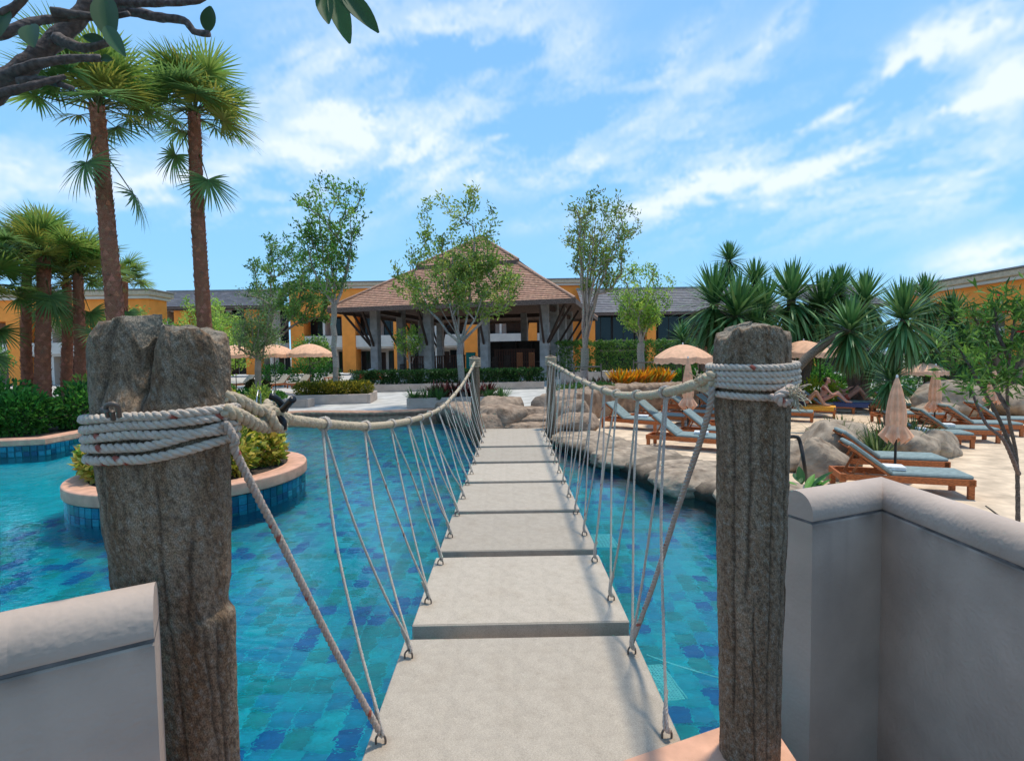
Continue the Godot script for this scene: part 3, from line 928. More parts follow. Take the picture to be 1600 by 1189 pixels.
	for sd in 2:
		var pts: Array = lpts if sd == 0 else rpts
		var side: String = ["left", "right"][sd]
		rng.seed = 8 + sd
		var o := thing("handrail_rope", "thick sagging beige handrail rope along the %s side of the footbridge" % side, "rope")
		mb = MB.new()
		rope(mb, spline(pts, 0.014), 0.031, 0.062, tan, 0.0, 6)
		put("rope", mb.mesh(), M.rope, o)
		var cv := Curve3D.new(); cv.bake_interval = 0.03
		for k in pts.size():
			var tn: Vector3 = (pts[mini(k + 1, pts.size() - 1)] - pts[maxi(k - 1, 0)]) / 6.0
			cv.add_point(pts[k], -tn, tn)
		if sd == 0:
			mb = MB.new()
			rope(mb, spline([Vector3(-1.2, 1.85, -2.12), Vector3(-1.17, 1.82, -2.2), Vector3(-1.15, 1.77, -2.3), Vector3(-1.15, 1.76, -2.4), Vector3(-1.15, 1.72, -2.52), Vector3(-1.15, 1.69, -2.62)], 0.012), 0.029, 0.13, tan, 0, 7)
			rope(mb, spline([Vector3(-1.17, 1.8, -2.06), Vector3(-1.15, 1.76, -2.16), Vector3(-1.15, 1.71, -2.28), Vector3(-1.15, 1.68, -2.4), Vector3(-1.15, 1.69, -2.5), Vector3(-1.15, 1.7, -2.6)], 0.012), 0.029, 0.13, tan, 0, 7)
			rope(mb, spline([Vector3(-1.18, 1.79, -2.46), Vector3(-1.12, 1.75, -2.36), Vector3(-1.11, 1.69, -2.38), Vector3(-1.13, 1.66, -2.5), Vector3(-1.17, 1.73, -2.6), Vector3(-1.19, 1.77, -2.55)], 0.012), 0.022, 0.11, tan, 0, 7)
			put("splice", mb.mesh(), M.rope, o)
			for e in [[Vector3(-1.19, 1.82, -2.5), Vector3(-1.16, 1.8, -2.52), Vector3(-1.14, 1.74, -2.56)], [Vector3(-1.13, 1.75, -2.5), Vector3(-1.04, 1.81, -2.42)], [Vector3(-1.14, 1.72, -2.47), Vector3(-1.11, 1.7, -2.46), Vector3(-1.11, 1.66, -2.46)]]:
				mb = MB.new(); mb.tube(spline(e, 0.02), 0.017, 12)
				put("taped_end", mb.mesh(), M.tape, o)
		else:
			mb = MB.new()
			rope(mb, spline([Vector3(0.96, 1.9, -2.4), Vector3(0.93, 1.88, -2.45), Vector3(0.95, 1.84, -2.6), Vector3(0.96, 1.83, -2.5), Vector3(0.95, 1.86, -2.4)], 0.012), 0.026, 0.1, tan, 0, 6)
			for k in 25:
				mb.col = vary(Color(0.56, 0.48, 0.36), 0.3)
				var q := Vector3(0.95, 1.87, -2.56) + rdir() * 0.03
				mb.tube(pa([q, q + Vector3(rnd(-0.05, 0.02), rnd(-0.05, 0.04), rnd(-0.02, 0.06))]), 0.0025, 4)
			put("splice", mb.mesh(), M.rope, o)
		# suspender cords: hitched on the rail, one leg to each of two neighbouring bolts
		var x := 0.035 + (-0.745 if sd == 0 else 0.745)
		for k in 14:
			rng.seed = 200 + sd * 50 + k
			var hz: float = lerpf(bolts[k], bolts[k + 1], 0.86 + rnd(-0.08, 0.12))
			var top := rail_at(cv, hz)
			var lab := "white suspender cord hitched to the %s handrail, %s" % [side, ("nearest the camera" if k == 0 else ("last before the far post" if k == 13 else ORD[k] + " along from the near post"))]
			var s := thing("suspender_cord", lab, "cord", top, 0.0, "suspender cords of the rope bridge")
			mb = MB.new()
			var cc := vary(Color(0.52, 0.435, 0.355), 0.1)
			var ring := []
			for j in 25:
				var a := TAU * j / 12.0
				ring.append(Vector3(0, cos(a) * 0.038, sin(a) * 0.012 + (j - 12) * 0.0022) + Vector3(sin(a) * 0.038, 0, 0))
			rope(mb, spline(ring, 0.012), 0.0095, 0.05, cc, 0, 5)
			put("hitch", mb.mesh(), M.rope, s)
			for leg in 2:
				var bz: float = bolts[k + leg]
				var end := Vector3(x, 0.05, bz) - top
				var a0 := Vector3(0.0, -0.042, -0.02 + 0.04 * (1 - leg))
				var bow := Vector3(rnd(-0.03, 0.03), 0, rnd(-0.05, 0.05)) + Vector3(0, -0.03, 0)
				mb = MB.new()
				rope(mb, spline([a0 + Vector3(0, 0.04, 0), a0, a0.lerp(end, 0.35) + bow, a0.lerp(end, 0.7) + bow * 0.6, end + Vector3(0, 0.06, 0), end + Vector3(0.014, 0.0, 0.01), end + Vector3(0.0, -0.012, 0.0), end + Vector3(-0.012, 0.03, -0.01), a0.lerp(end, 0.9)], 0.02 if k < 6 else 0.035), 0.0095, 0.06, cc, 0.01, 5)
				put("leg", mb.mesh(), M.rope, s)
	# far posts
	for sd in 2:
		var x0: float = [-1.0, 1.06][sd]
		var rows := [[1.98, x0 - 0.12, x0 + 0.12, 0.1], [1.0, x0 - 0.13, x0 + 0.13, 0.1], [-0.5, x0 - 0.14, x0 + 0.14, 0.1]]
		var o := post("wooden_post", ["weathered post at the far left end of the footbridge against the pavilion hedge", "weathered post at the far right end of the footbridge beside the rock steps"][sd], rows, -13.9, 1.0, -0.5, [], [[1.4, 0.0, 1.7, 0.012, 0.0]], 70 + sd)
		var l := thing("lashing_rope", "pale rope wound round the top of the far %s post" % ["left", "right"][sd], "rope")
		for k in 5:
			mb = MB.new()
			var y := 1.94 - k * 0.05
			rope(mb, turn_path(rows, [y, y - 0.01, y + 0.01, y], -13.9, 1.0, 0.02, 0.03), 0.022, 0.09, tan, 0, 5)
			put("turn", mb.mesh(), M.rope, l)

# sweep of a profile [side offset, height] along a plan line with mitred corners
func sweep(mb: MB, pts: Array, prof: Array, ends := true, smooth_it := true) -> void:
	var g := PackedVector3Array()
	var n := pts.size()
	for k in n:
		var d0: Vector2 = (pts[k] - pts[maxi(k - 1, 0)]).normalized() if k > 0 else (pts[1] - pts[0]).normalized()
		var d1: Vector2 = (pts[mini(k + 1, n - 1)] - pts[k]).normalized() if k < n - 1 else d0
		var nm := (Vector2(-d0.y, d0.x) + Vector2(-d1.y, d1.x)).normalized()
		nm /= maxf(0.3, nm.dot(Vector2(-d0.y, d0.x)))
		for q in prof: g.append(Vector3(pts[k].x + nm.x * q.x, q.y, pts[k].y + nm.y * q.x))
	var w := prof.size()
	for k in n - 1:
		var seg := PackedVector3Array()
		for e in 2:
			for j in w: seg.append(g[(k + e) * w + j])
		if smooth_it: mb.grid(seg, w)
		else:
			for j in w - 1: mb.quad(seg[j], seg[w + j], seg[w + j + 1], seg[j + 1])
	if ends:
		for e in [0, n - 1]:
			for j in range(1, w - 1): mb.tri(g[e * w], g[e * w + j], g[e * w + j + 1])

func garden_wall(label: String, pts: Array, bottom: float) -> void:
	var o := thing("garden_wall", label, "wall")
	var mb := MB.new()
	var fine := []
	for k in pts.size() - 1:
		var n := int(pts[k].distance_to(pts[k + 1]) / 0.035)
		for j in n: fine.append(pts[k].lerp(pts[k + 1], float(j) / n))
	fine.append(pts[pts.size() - 1])
	var pf := []
	for k in 45: pf.append(Vector2(-0.105, lerpf(bottom, 1.02, pow(k / 44.0, 0.6))))
	pf.append(Vector2(-0.10, 1.028)); pf.append(Vector2(0.10, 1.028))
	for k in 45: pf.append(Vector2(0.105, lerpf(1.02, bottom, pow(k / 44.0, 1.667))))
	sweep(mb, fine, pf, false, false)
	var f := FastNoiseLite.new(); f.seed = 77; f.frequency = 1.0; f.fractal_octaves = 4
	for k in mb.v.size():
		var q := mb.v[k]
		var run := clampf(f.get_noise_3d(q.x * 7, q.y * 0.5, q.z * 7) - 0.15, 0, 1) * 0.22
		var smear := exp(-(1.02 - q.y) / 0.035) * clampf(0.45 + f.get_noise_3d(q.x * 5, 3.0, q.z * 5) * 1.6, 0, 1) * 0.45
		var s := 1.0 - clampf(run * clampf(q.y + 0.4, 0.2, 1.0) + smear, 0, 0.6) + f.get_noise_3d(q.x * 1.3, q.y * 1.3, q.z * 1.3) * 0.05
		mb.c[k] = Color(s, s * (0.985 + 0.015 * s), s * (0.965 + 0.035 * s))
	mb.col = Color(1, 1, 1)
	for e in 2:
		var p0: Vector2 = pts[0 if e == 0 else pts.size() - 1]
		var p1: Vector2 = pts[1 if e == 0 else pts.size() - 2]
		var nn := Vector2(-(p1 - p0).y, (p1 - p0).x).normalized() * 0.105
		mb.quad(Vector3(p0.x - nn.x, bottom, p0.y - nn.y), Vector3(p0.x + nn.x, bottom, p0.y + nn.y), Vector3(p0.x + nn.x, 1.02, p0.y + nn.y), Vector3(p0.x - nn.x, 1.02, p0.y - nn.y))
		mb.quad(Vector3(p0.x - nn.x, 1.02, p0.y - nn.y), Vector3(p0.x + nn.x, 1.02, p0.y + nn.y), Vector3(p0.x + nn.x * 0.95, 1.028, p0.y + nn.y * 0.95), Vector3(p0.x - nn.x * 0.95, 1.028, p0.y - nn.y * 0.95))
	put("wall_face", mb.mesh(), M.render_grey, o)
	mb = MB.new()
	sweep(mb, pts, [Vector2(-0.098, 1.029), Vector2(-0.098, 1.043), Vector2(0.098, 1.043), Vector2(0.098, 1.029)], true, false)
	put("joint", mb.mesh(), M.joint, o)
	mb = MB.new()
	var prof := [Vector2(-0.103, 1.044)]
	for k in 17:
		var a := PI * k / 16.0
		prof.append(Vector2(-cos(a) * 0.108, 1.056 + pow(sin(a), 0.8) * 0.142))
	prof.append(Vector2(0.103, 1.044))
	sweep(mb, pts, prof, true, true)
	put("coping", mb.mesh(), M.render_grey, o)

func build_near() -> void:
	garden_wall("low grey rendered wall with a rounded top at the bottom left, in front of the fused-log post", [Vector2(-1.30, -1.81), Vector2(-1.62, -1.62), Vector2(-2.4, -1.1), Vector2(-5.5, 1.2)], -1.0)
	garden_wall("grey rendered wall with a rounded top, turning a corner right of the right post", [Vector2(1.64, -2.93), Vector2(2.33, -3.20), Vector2(2.36, 3.5)], -1.0)
	var mb := MB.new()
	var d := Vector2(0.933, -0.359); var nm := Vector2(0.359, 0.933)
	var e0 := Vector2(-1.6, -1.60); var e1 := Vector2(1.37, -2.742)
	var strip := PackedVector2Array([e0, e1, e1 + Vector2(-0.02, 0.66), e0 + nm * 0.62])
	mb.poly(strip, 0.012)
	skirt(mb, strip, -1.4, 0.012, true)
	tag(put("pool_coping", mb.mesh(), M.terracotta), "salmon terracotta edging at the near end of the footbridge, under the right post", "pool edge")
	mb = MB.new()
	var fl := PackedVector2Array([Vector2(-6, 1.2), e0 + nm * 0.6, Vector2(1.28, -2.2), Vector2(1.31, -2.72), Vector2(1.62, -2.9), Vector2(2.4, -3.2), Vector2(2.45, 7), Vector2(-6, 7)])
	mb.poly(fl, -0.75)
	skirt(mb, fl, -1.4, -0.75, true)
	struct("terrace_floor", mb.mesh(), M.dark_stone)

# ---------- pool ----------
const BED := [Vector2(-11.0, -17.4), Vector2(-12.06, -14.49), Vector2(-12.02, -13.06), Vector2(-12.94, -12.8), Vector2(-19.0, -11.2)]
const FARC := [Vector2(-2.7, -19.35), Vector2(-4.2, -18.75), Vector2(-5.6, -18.6), Vector2(-7.0, -18.85), Vector2(-8.1, -18.9), Vector2(-9.1, -18.1), Vector2(-11.0, -17.4)]
const REDGE := [Vector2(3.4, -2.8), Vector2(3.3, -5.0), Vector2(3.1, -7.6), Vector2(2.85, -8.5), Vector2(2.35, -9.2), Vector2(2.1, -10.4), Vector2(1.75, -11.3), Vector2(1.3, -12.2), Vector2(1.0, -13.4), Vector2(0.9, -14.4)]

func build_pool() -> void:
	var outline := PackedVector2Array([Vector2(-19.0, 0.5), Vector2(-6.0, 0.09), Vector2(-1.6, -1.602), Vector2(1.3, -2.717), Vector2(1.6, -2.92), Vector2(2.33, -3.2), Vector2(3.6, -3.2)])
	for q in REDGE.slice(1): outline.append(q + Vector2(0.45, 0))
	outline.append_array(PackedVector2Array([Vector2(-0.8, -14.2), Vector2(-1.4, -16.5)]))
	var fc := smooth2(FARC, 0.35)
	outline.append_array(fc)
	for k in range(1, BED.size()): outline.append(BED[k])
	var mb := MB.new()
	mb.poly(outline, -0.4)
	struct("pool_water", mb.mesh(), M.water)
	mb = MB.new()
	mb.poly(PackedVector2Array([Vector2(-20, 1), Vector2(4, 1), Vector2(4, -21), Vector2(-20, -21)]), -1.36)
	var floor_o := struct("pool_floor", mb.mesh(), M.pool_grout)
	# mosaic tiles on the floor: the nearest ones singly, the rest as one field
	rng.seed = 12
	var tm: Array[ArrayMesh] = []
	for k in 4:
		mb = MB.new()
		var g := PackedVector3Array()
		for y in 5:
			for x in 5:
				g.append(Vector3((x - 2) * 0.0462 + (rnd(-0.005, 0.005)), 0.012 if x > 0 and x < 4 and y > 0 and y < 4 else 0.008, (y - 2) * 0.0462 + rnd(-0.005, 0.005)))
		mb.grid(g, 5)
		tm.append(mb.mesh())
	var cells := []
	var far_cells := []
	for a in range(-40, 21):
		for b in range(3, 99):
			var q := Vector3(a * 0.2 + 0.1, -1.358, -b * 0.2)
			if Geometry2D.is_point_in_polygon(Vector2(q.x, q.z), outline) == false: continue
			var inside := q.x > -0.60 * -q.z - 0.1 and q.x < 0.42 * -q.z + 0.2 and b > 14 and (q.x < -0.75 or q.x > 0.8)
			if inside: cells.append(q)
			else: far_cells.append(q)
	cells.sort_custom(func(p, q): return p.z > q.z)
	for k in range(290, cells.size()): far_cells.append(cells[k])
	for k in 290:
		put("tile", tm[rng.randi() % 4], M["mosaic%d" % [0, 1, 2, 3, 0, 1, 4, 0, 3, 1, 3, 2][rng.randi() % 12]], floor_o, cells[k])
	var mm := MultiMesh.new()
	mm.transform_format = MultiMesh.TRANSFORM_3D; mm.use_colors = true
	mm.mesh = tm[0]; mm.instance_count = far_cells.size()
	var pc := [Color(0.0, 0.33, 0.43), Color(0.0, 0.245, 0.395), Color(0.0, 0.115, 0.32), Color(0.0, 0.255, 0.275), Color(0.0, 0.40, 0.47)]
	for k in far_cells.size():
		mm.set_instance_transform(k, Transform3D(Basis(Vector3.UP, PI / 2 * (rng.randi() % 4)), far_cells[k]))
		mm.set_instance_color(k, pc[[0, 1, 2, 3, 0, 1, 4, 0, 3, 1, 3, 2][rng.randi() % 12]])
	var field := MultiMeshInstance3D.new()
	field.name = "tile_field"; field.multimesh = mm; field.material_override = M.mosaic_mix
	field.set_meta("kind", "stuff")
	floor_o.add_child(field)
	# pool walls
	mb = MB.new()
	var sk := PackedVector2Array([Vector2(-0.8, -14.2), Vector2(-1.4, -16.5)]); sk.append_array(fc)
	skirt(mb, sk, -1.4, -0.05)
	struct("pool_wall", mb.mesh(), M.coping_far)
	mb = MB.new()
	skirt(mb, PackedVector2Array(REDGE.map(func(q): return q + Vector2(0.4, 0))), -1.4, -0.45)
	struct("pool_wall", mb.mesh(), M.rock_wet)
	mb = MB.new()
	skirt(mb, PackedVector2Array(BED), -1.4, -0.1)
	var bw := struct("pool_wall", mb.mesh(), M.grout)
	mb = MB.new()
	band(mb, fc, 0.55, -0.16, 0.03, 0.03)
	var cp := put("pool_coping", mb.mesh(), M.coping_far)
	tag(cp, "curving brown pool edging along the far side of the pool, below the plaza", "pool edge")
	mb = MB.new()
	band(mb, PackedVector2Array(BED), 0.4, -0.12, 0.06, 0.03)
	cp = put("pool_coping", mb.mesh(), M.terracotta)
	tag(cp, "salmon terracotta edging of the raised planting bed at the far left", "pool edge")
	# two rows of blue tiles below the bed's edging
	rng.seed = 31
	var tile := MB.new(); tile.box(Vector3.ZERO, Vector3(0.132, 0.128, 0.02), Basis.IDENTITY, 0.006)
	var tmesh := tile.mesh()
	for s in [[BED[1], BED[2]], [BED[2], BED[3]], [BED[3], BED[3].lerp(BED[4], 0.45)]]:
		var d: Vector2 = (s[1] - s[0])
		var n := int(d.length() / 0.14)
		for k in n:
			for r in 3:
				var q: Vector2 = s[0] + d * ((k + 0.5) / n)
				var nm := Vector2(d.y, -d.x).normalized() * 0.008
				put("tile", tmesh, M["glaze%d" % (rng.randi() % 5)], bw, Vector3(q.x + nm.x, -0.19 - r * 0.137, q.y + nm.y), Basis(Vector3.UP, -d.angle()))
	# round island planter
	var ic := Vector3(-5.75, 0, -9.2)
	var R := 1.82
	var isl := thing("island_planter", "round pool island planter with a salmon rim and blue tiled side", "planter", ic)
	mb = MB.new()
	mb.lathe([Vector2(R - 0.012, -1.36), Vector2(R - 0.012, -0.15)], 96)
	put("wall", mb.mesh(), M.glaze2, isl)
	mb = MB.new()
	mb.lathe([Vector2(R - 0.3, 0.0), Vector2(R - 0.3, 0.055), Vector2(R, 0.06), Vector2(R + 0.028, 0.052), Vector2(R + 0.04, 0.03), Vector2(R + 0.04, -0.12), Vector2(R + 0.03, -0.14), Vector2(R - 0.02, -0.145)], 96)
	put("rim", mb.mesh(), M.terracotta, isl)
	mb = MB.new()
	mb.lathe([Vector2(R - 0.29, 0.02), Vector2(1.0, 0.05), Vector2(0.01, 0.1)], 40)
	put("soil", mb.mesh(), M.soil, isl)
	mb = MB.new(); mb.box(Vector3.ZERO, Vector3(0.128, 0.16, 0.02), Basis.IDENTITY, 0.006)
	tmesh = mb.mesh()
	for k in 84:
		for r in 3:
			var a := TAU * k / 84
			put("tile", tmesh, M["glaze%d" % (rng.randi() % 5)], isl, Vector3(cos(a) * R, -0.232 - r * 0.168, sin(a) * R), Basis(Vector3.UP, PI / 2 - a))
	var yg := [Color(0.46, 0.44, 0.05), Color(0.22, 0.27, 0.03), Color(0.48, 0.42, 0.09), Color(0.10, 0.17, 0.025), Color(0.42, 0.30, 0.06)]
	var spots := [[-0.95, 0.75, 0.7, 0.55, "low yellow-green variegated bush on the left rim of the round island"], [-0.35, 0.2, 0.9, 0.8, "yellow-green variegated bush behind the left post on the round island"], [0.25, 0.5, 0.95, 0.9, "dense yellow variegated bush on the island just right of the left post"], [0.85, 0.55, 0.85, 0.6, "rounded yellow-green bush by the right rim of the round island"], [0.35, -0.35, 1.0, 1.15, "tallest yellow-green bush in the middle of the round island"], [-0.9, -0.5, 0.9, 0.7, "variegated bush at the back left of the round island"], [1.05, -0.3, 0.7, 0.5, "small yellow bush at the right back of the round island"], [-1.22, 0.45, 0.75, 0.5, "small yellow-green bush at the far left rim of the round island, left of the post"]]
	for k in spots.size():
		var s: Array = spots[k]
		bush("variegated_bush", s[4], "bush", ic + Vector3(s[0], 0.05, s[1]), Vector3(s[2] * 1.1, s[3] * 1.25, s[2] * 1.1), 560, 0.135, yg, 300 + k, "yellow bushes on the round island", 0.5)

# uneven ledge of rock along a plan line: outer face on the left-hand side
func ledge(called: String, label: String, line: Array, y0: float, y1: float, w: float, sd: int, m: String, over := 0.1, wob := 0.12, cat := "rock ledge") -> void:
	var pts := smooth2(line, 0.14)
	var f := FastNoiseLite.new(); f.seed = sd; f.frequency = 0.9; f.fractal_octaves = 5
	var prof := [Vector2(0.0, 0.0), Vector2(0.03, 0.2), Vector2(0.05 + over * 0.3, 0.4), Vector2(over * 0.7, 0.62), Vector2(over, 0.78), Vector2(over * 0.95, 0.9), Vector2(over * 0.5, 0.97), Vector2(-0.15 * w, 1.0), Vector2(-0.35 * w, 1.0), Vector2(-0.6 * w, 1.01), Vector2(-0.85 * w, 0.97), Vector2(-0.97 * w, 0.85), Vector2(-w, 0.5), Vector2(-w, 0.0)]
	var mb := MB.new()
	var g := PackedVector3Array()
	var n := pts.size()
	for k in n:
		var d := (pts[mini(k + 1, n - 1)] - pts[maxi(k - 1, 0)]).normalized()
		var nm := Vector2(d.y, -d.x)
		var e := minf(1.0, minf(k, n - 1 - k) / 3.0 + 0.02)
		var step := f.get_noise_1d(k * 0.35) * 0.5 + (f.get_noise_1d(floorf(k / 7.0) * 31.0)) * 0.35
		for q in prof:
			var hh := lerpf(y0, y1 + step * wob * 1.6, q.y * (0.6 + 0.4 * e))
			var off: float = q.x * (0.4 + 0.6 * e)
			var pt := Vector3(pts[k].x + nm.x * off, hh, pts[k].y + nm.y * off)
			var dn := f.get_noise_3dv(pt * 1.3) * wob + f.get_noise_3dv(pt * 5.0) * wob * 0.3
			pt += Vector3(nm.x, 0.35 if q.y > 0.9 else 0.0, nm.y) * dn
			g.append(pt)
	mb.grid(g, prof.size())
	for e in [0, n - 1]:
		for j in range(1, prof.size() - 1): mb.tri(g[e * prof.size()], g[e * prof.size() + j], g[e * prof.size() + j + 1])
	for k in mb.v.size():
		var q := mb.v[k]
		var wet := clampf((-0.10 + f.get_noise_3d(q.x * 2, 0, q.z * 2) * 0.16 - q.y) / 0.12, 0, 1)
		var dirt := clampf(f.get_noise_3d(q.x * 2.5 + 9, q.y * 1.5, q.z * 2.5) * 1.6, 0, 0.4)
		var near_pool := 1.0 if y0 < -0.8 else 0.0
		mb.c[k] = Color(1, 1, 1).lerp(Color(0.55, 0.5, 0.45), dirt).lerp(Color(0.2, 0.2, 0.19), wet * near_pool)
	tag(put(called, mb.mesh(), M[m]), label, cat)

# ---------- people: one continuous skin meshed from tapered capsules ----------
func body_mesh(bones: Array, cell: float) -> MB:
	var lo := Vector3(9, 9, 9); var hi := -lo
	for b in bones:
		for q in [b[0], b[1]]:
			var r := Vector3.ONE * (maxf(b[2], b[3]) + 0.08)
			lo = lo.min(q - r); hi = hi.max(q + r)
	var n := Vector3i(((hi - lo) / cell).ceil()) + Vector3i.ONE
	var sy := n.x; var sz := n.x * n.y
	var fld := PackedFloat32Array(); fld.resize(sz * n.z); fld.fill(1.0)
	var who := PackedInt32Array(); who.resize(sz * n.z)
	for bi in bones.size():
		var b: Array = bones[bi]
		var a: Vector3 = b[0]; var ab: Vector3 = b[1] - b[0]
		var l2 := maxf(ab.length_squared(), 1e-6)
		var r := Vector3.ONE * (maxf(b[2], b[3]) + 0.06)
		var c0 := Vector3i(((a.min(b[1]) - r - lo) / cell).floor())
		var c1 := Vector3i(((a.max(b[1]) + r - lo) / cell).ceil())
		for z in range(c0.z, c1.z):
			for y in range(c0.y, c1.y):
				for x in range(c0.x, c1.x):
					var q := lo + Vector3(x, y, z) * cell
					var t := clampf((q - a).dot(ab) / l2, 0, 1)
					var d := (q - a - ab * t).length() - lerpf(b[2], b[3], t)
					var k := x + y * sy + z * sz
					var e := fld[k]
					if d < e: who[k] = bi
					var h := maxf(0.035 - absf(d - e), 0.0) / 0.035
					fld[k] = minf(d, e) - h * h * 0.035 * 0.25
	var mb := MB.new()
	var idx := {}
	var off := [0, 1, sy, sy + 1, sz, sz + 1, sz + sy, sz + sy + 1]
	for z in n.z - 1:
		for y in n.y - 1:
			for x in n.x - 1:
				var k := x + y * sy + z * sz
				var m := 0
				for c in 8:
					if fld[k + off[c]] < 0: m |= 1 << c
				if m == 0 or m == 255: continue
				var s := Vector3.ZERO; var cnt := 0
				for e in [[0, 1], [2, 3], [4, 5], [6, 7], [0, 2], [1, 3], [4, 6], [5, 7], [0, 4], [1, 5], [2, 6], [3, 7]]:
					var fa := fld[k + off[e[0]]]; var fb := fld[k + off[e[1]]]
					if (fa < 0) != (fb < 0):
						var t := fa / (fa - fb)
						var ca := Vector3(e[0] & 1, (e[0] >> 1) & 1, e[0] >> 2); var cb := Vector3(e[1] & 1, (e[1] >> 1) & 1, e[1] >> 2)
						s += ca.lerp(cb, t); cnt += 1
				mb.col = bones[who[k]][4]
				idx[k] = mb.p(lo + (Vector3(x, y, z) + s / cnt) * cell)
	for k: int in idx:
		for ax in [[1, sy, sz], [sy, sz, 1], [sz, 1, sy]]:
			var a := fld[k]; var b := fld[k + ax[0]]
			if (a < 0) == (b < 0): continue
			var q0 = idx.get(k - ax[1] - ax[2]); var q1 = idx.get(k - ax[2]); var q3 = idx.get(k - ax[1])
			if q0 == null or q1 == null or q3 == null: continue
			if a < 0:
				mb.t(q0, k_i(idx, k), q1); mb.t(q0, q3, k_i(idx, k))
			else:
				mb.t(q0, q1, k_i(idx, k)); mb.t(q0, k_i(idx, k), q3)
	return mb
func k_i(d: Dictionary, k: int) -> int: return d[k]

# joints in the lounger's axes: x to the foot end, y up
func person(label: String, at: Vector3, turn: float, j: Dictionary, skin: Color, suit: Color, hair: Color, long_hair: bool, bikini: bool) -> void:
	var o := thing("person", label, "person", at, turn, "sunbathers on the far loungers")
	var b := []
	var hip: Vector3 = j.hip; var chest: Vector3 = j.chest; var head: Vector3 = j.head
	var neck := chest.lerp(head, 0.62)
	b.append([hip + Vector3(0, 0, -0.07), hip + Vector3(0, 0, 0.07), 0.125, 0.125, suit])
	b.append([hip, hip.lerp(chest, 0.5), 0.13, 0.115, skin if bikini else suit])
	b.append([hip.lerp(chest, 0.5), chest, 0.12, 0.135, suit if not bikini else skin])
	b.append([chest + Vector3(0, 0.02, -0.1), chest + Vector3(0, 0.02, 0.1), 0.09, 0.09, suit])
	b.append([chest + Vector3(0, 0.06, 0), neck, 0.06, 0.055, skin])
	b.append([head, head + (head - neck).normalized() * 0.05, 0.088, 0.095, skin])
	var fwd: Vector3 = j.face
	b.append([head + fwd * 0.06 + Vector3(0, -0.03, 0), head + fwd * 0.07 + Vector3(0, -0.05, 0), 0.05, 0.04, skin])
	b.append([head + fwd * 0.09, head + fwd * 0.105 + Vector3(0, -0.02, 0), 0.012, 0.016, skin])
	var mbs := MB.new()
	for s in 2:
		var sg := -1.0 if s == 0 else 1.0
		var sh := chest + Vector3(0, 0.07, 0.17 * sg)
		var el: Vector3 = j.elbow[s]; var ha: Vector3 = j.hand[s]; var kn: Vector3 = j.knee[s]; var an: Vector3 = j.ankle[s]
		b.append([sh, el, 0.052, 0.04, skin]); b.append([el, ha, 0.04, 0.027, skin])
		var hd := (ha - el).normalized()
		b.append([ha, ha + hd * 0.07, 0.03, 0.03, skin])
		b.append([hip + Vector3(0.02, 0, 0.09 * sg), kn, 0.095, 0.06, skin]); b.append([kn, an, 0.062, 0.038, skin])
		b.append([an, an + (j.toe as Vector3) * 0.17, 0.04, 0.028, skin])
		mbs.col = skin
		var ac := hd.cross(Vector3.UP).normalized()
		for f in 4:
			var q := ha + hd * 0.085 + ac * (f - 1.5) * 0.018
			mbs.tube(spline([q, q + hd * 0.04 + Vector3(0, 0.004, 0), q + hd * (0.066 + 0.008 * (f % 2)) + Vector3(0, -0.014, 0)], 0.012), 0.0085, 5)
		var th := ha + hd * 0.03 + ac * 0.03 * sg
		mbs.tube(pa([th, th + (hd + ac * sg).normalized() * 0.05]), 0.01, 5)
		b.append([head + Vector3(0, 0.0, 0.092 * sg), head + Vector3(0, 0.02, 0.094 * sg), 0.014, 0.016, skin])
	var m := body_mesh(b, 0.016)
	var k0 := m.v.size()
	for k in mbs.v.size():
		m.col = mbs.c[k]; m.p(mbs.v[k])
	for k in mbs.i: m.i.append(k0 + k)
	put("body", m.mesh(), M.skin, o)
	var hb := []
	var up := (head - neck).normalized()
	hb.append([head + up * 0.05 - fwd * 0.025, head + up * 0.02 - fwd * 0.05, 0.1, 0.098, hair])
	if long_hair: hb.append([head - fwd * 0.07, neck - fwd * 0.1 - up * 0.1, 0.075, 0.05, hair])
	put("hair", body_mesh(hb, 0.016).mesh(), M.skin, o)
	m = MB.new()
	m.col = Color(0.02, 0.015, 0.01)
	var sd := fwd.cross(up).normalized()
	for s in [-1.0, 1.0]: m.box(head + fwd * 0.088 + sd * 0.033 * s + up * 0.01, Vector3(0.012, 0.01, 0.02))
	m.col = Color(0.35, 0.10, 0.08)
	m.box(head + fwd * 0.098 - up * 0.055, Vector3(0.012, 0.01, 0.04))
	put("eyes_and_mouth", m.mesh(), M.skin, o)

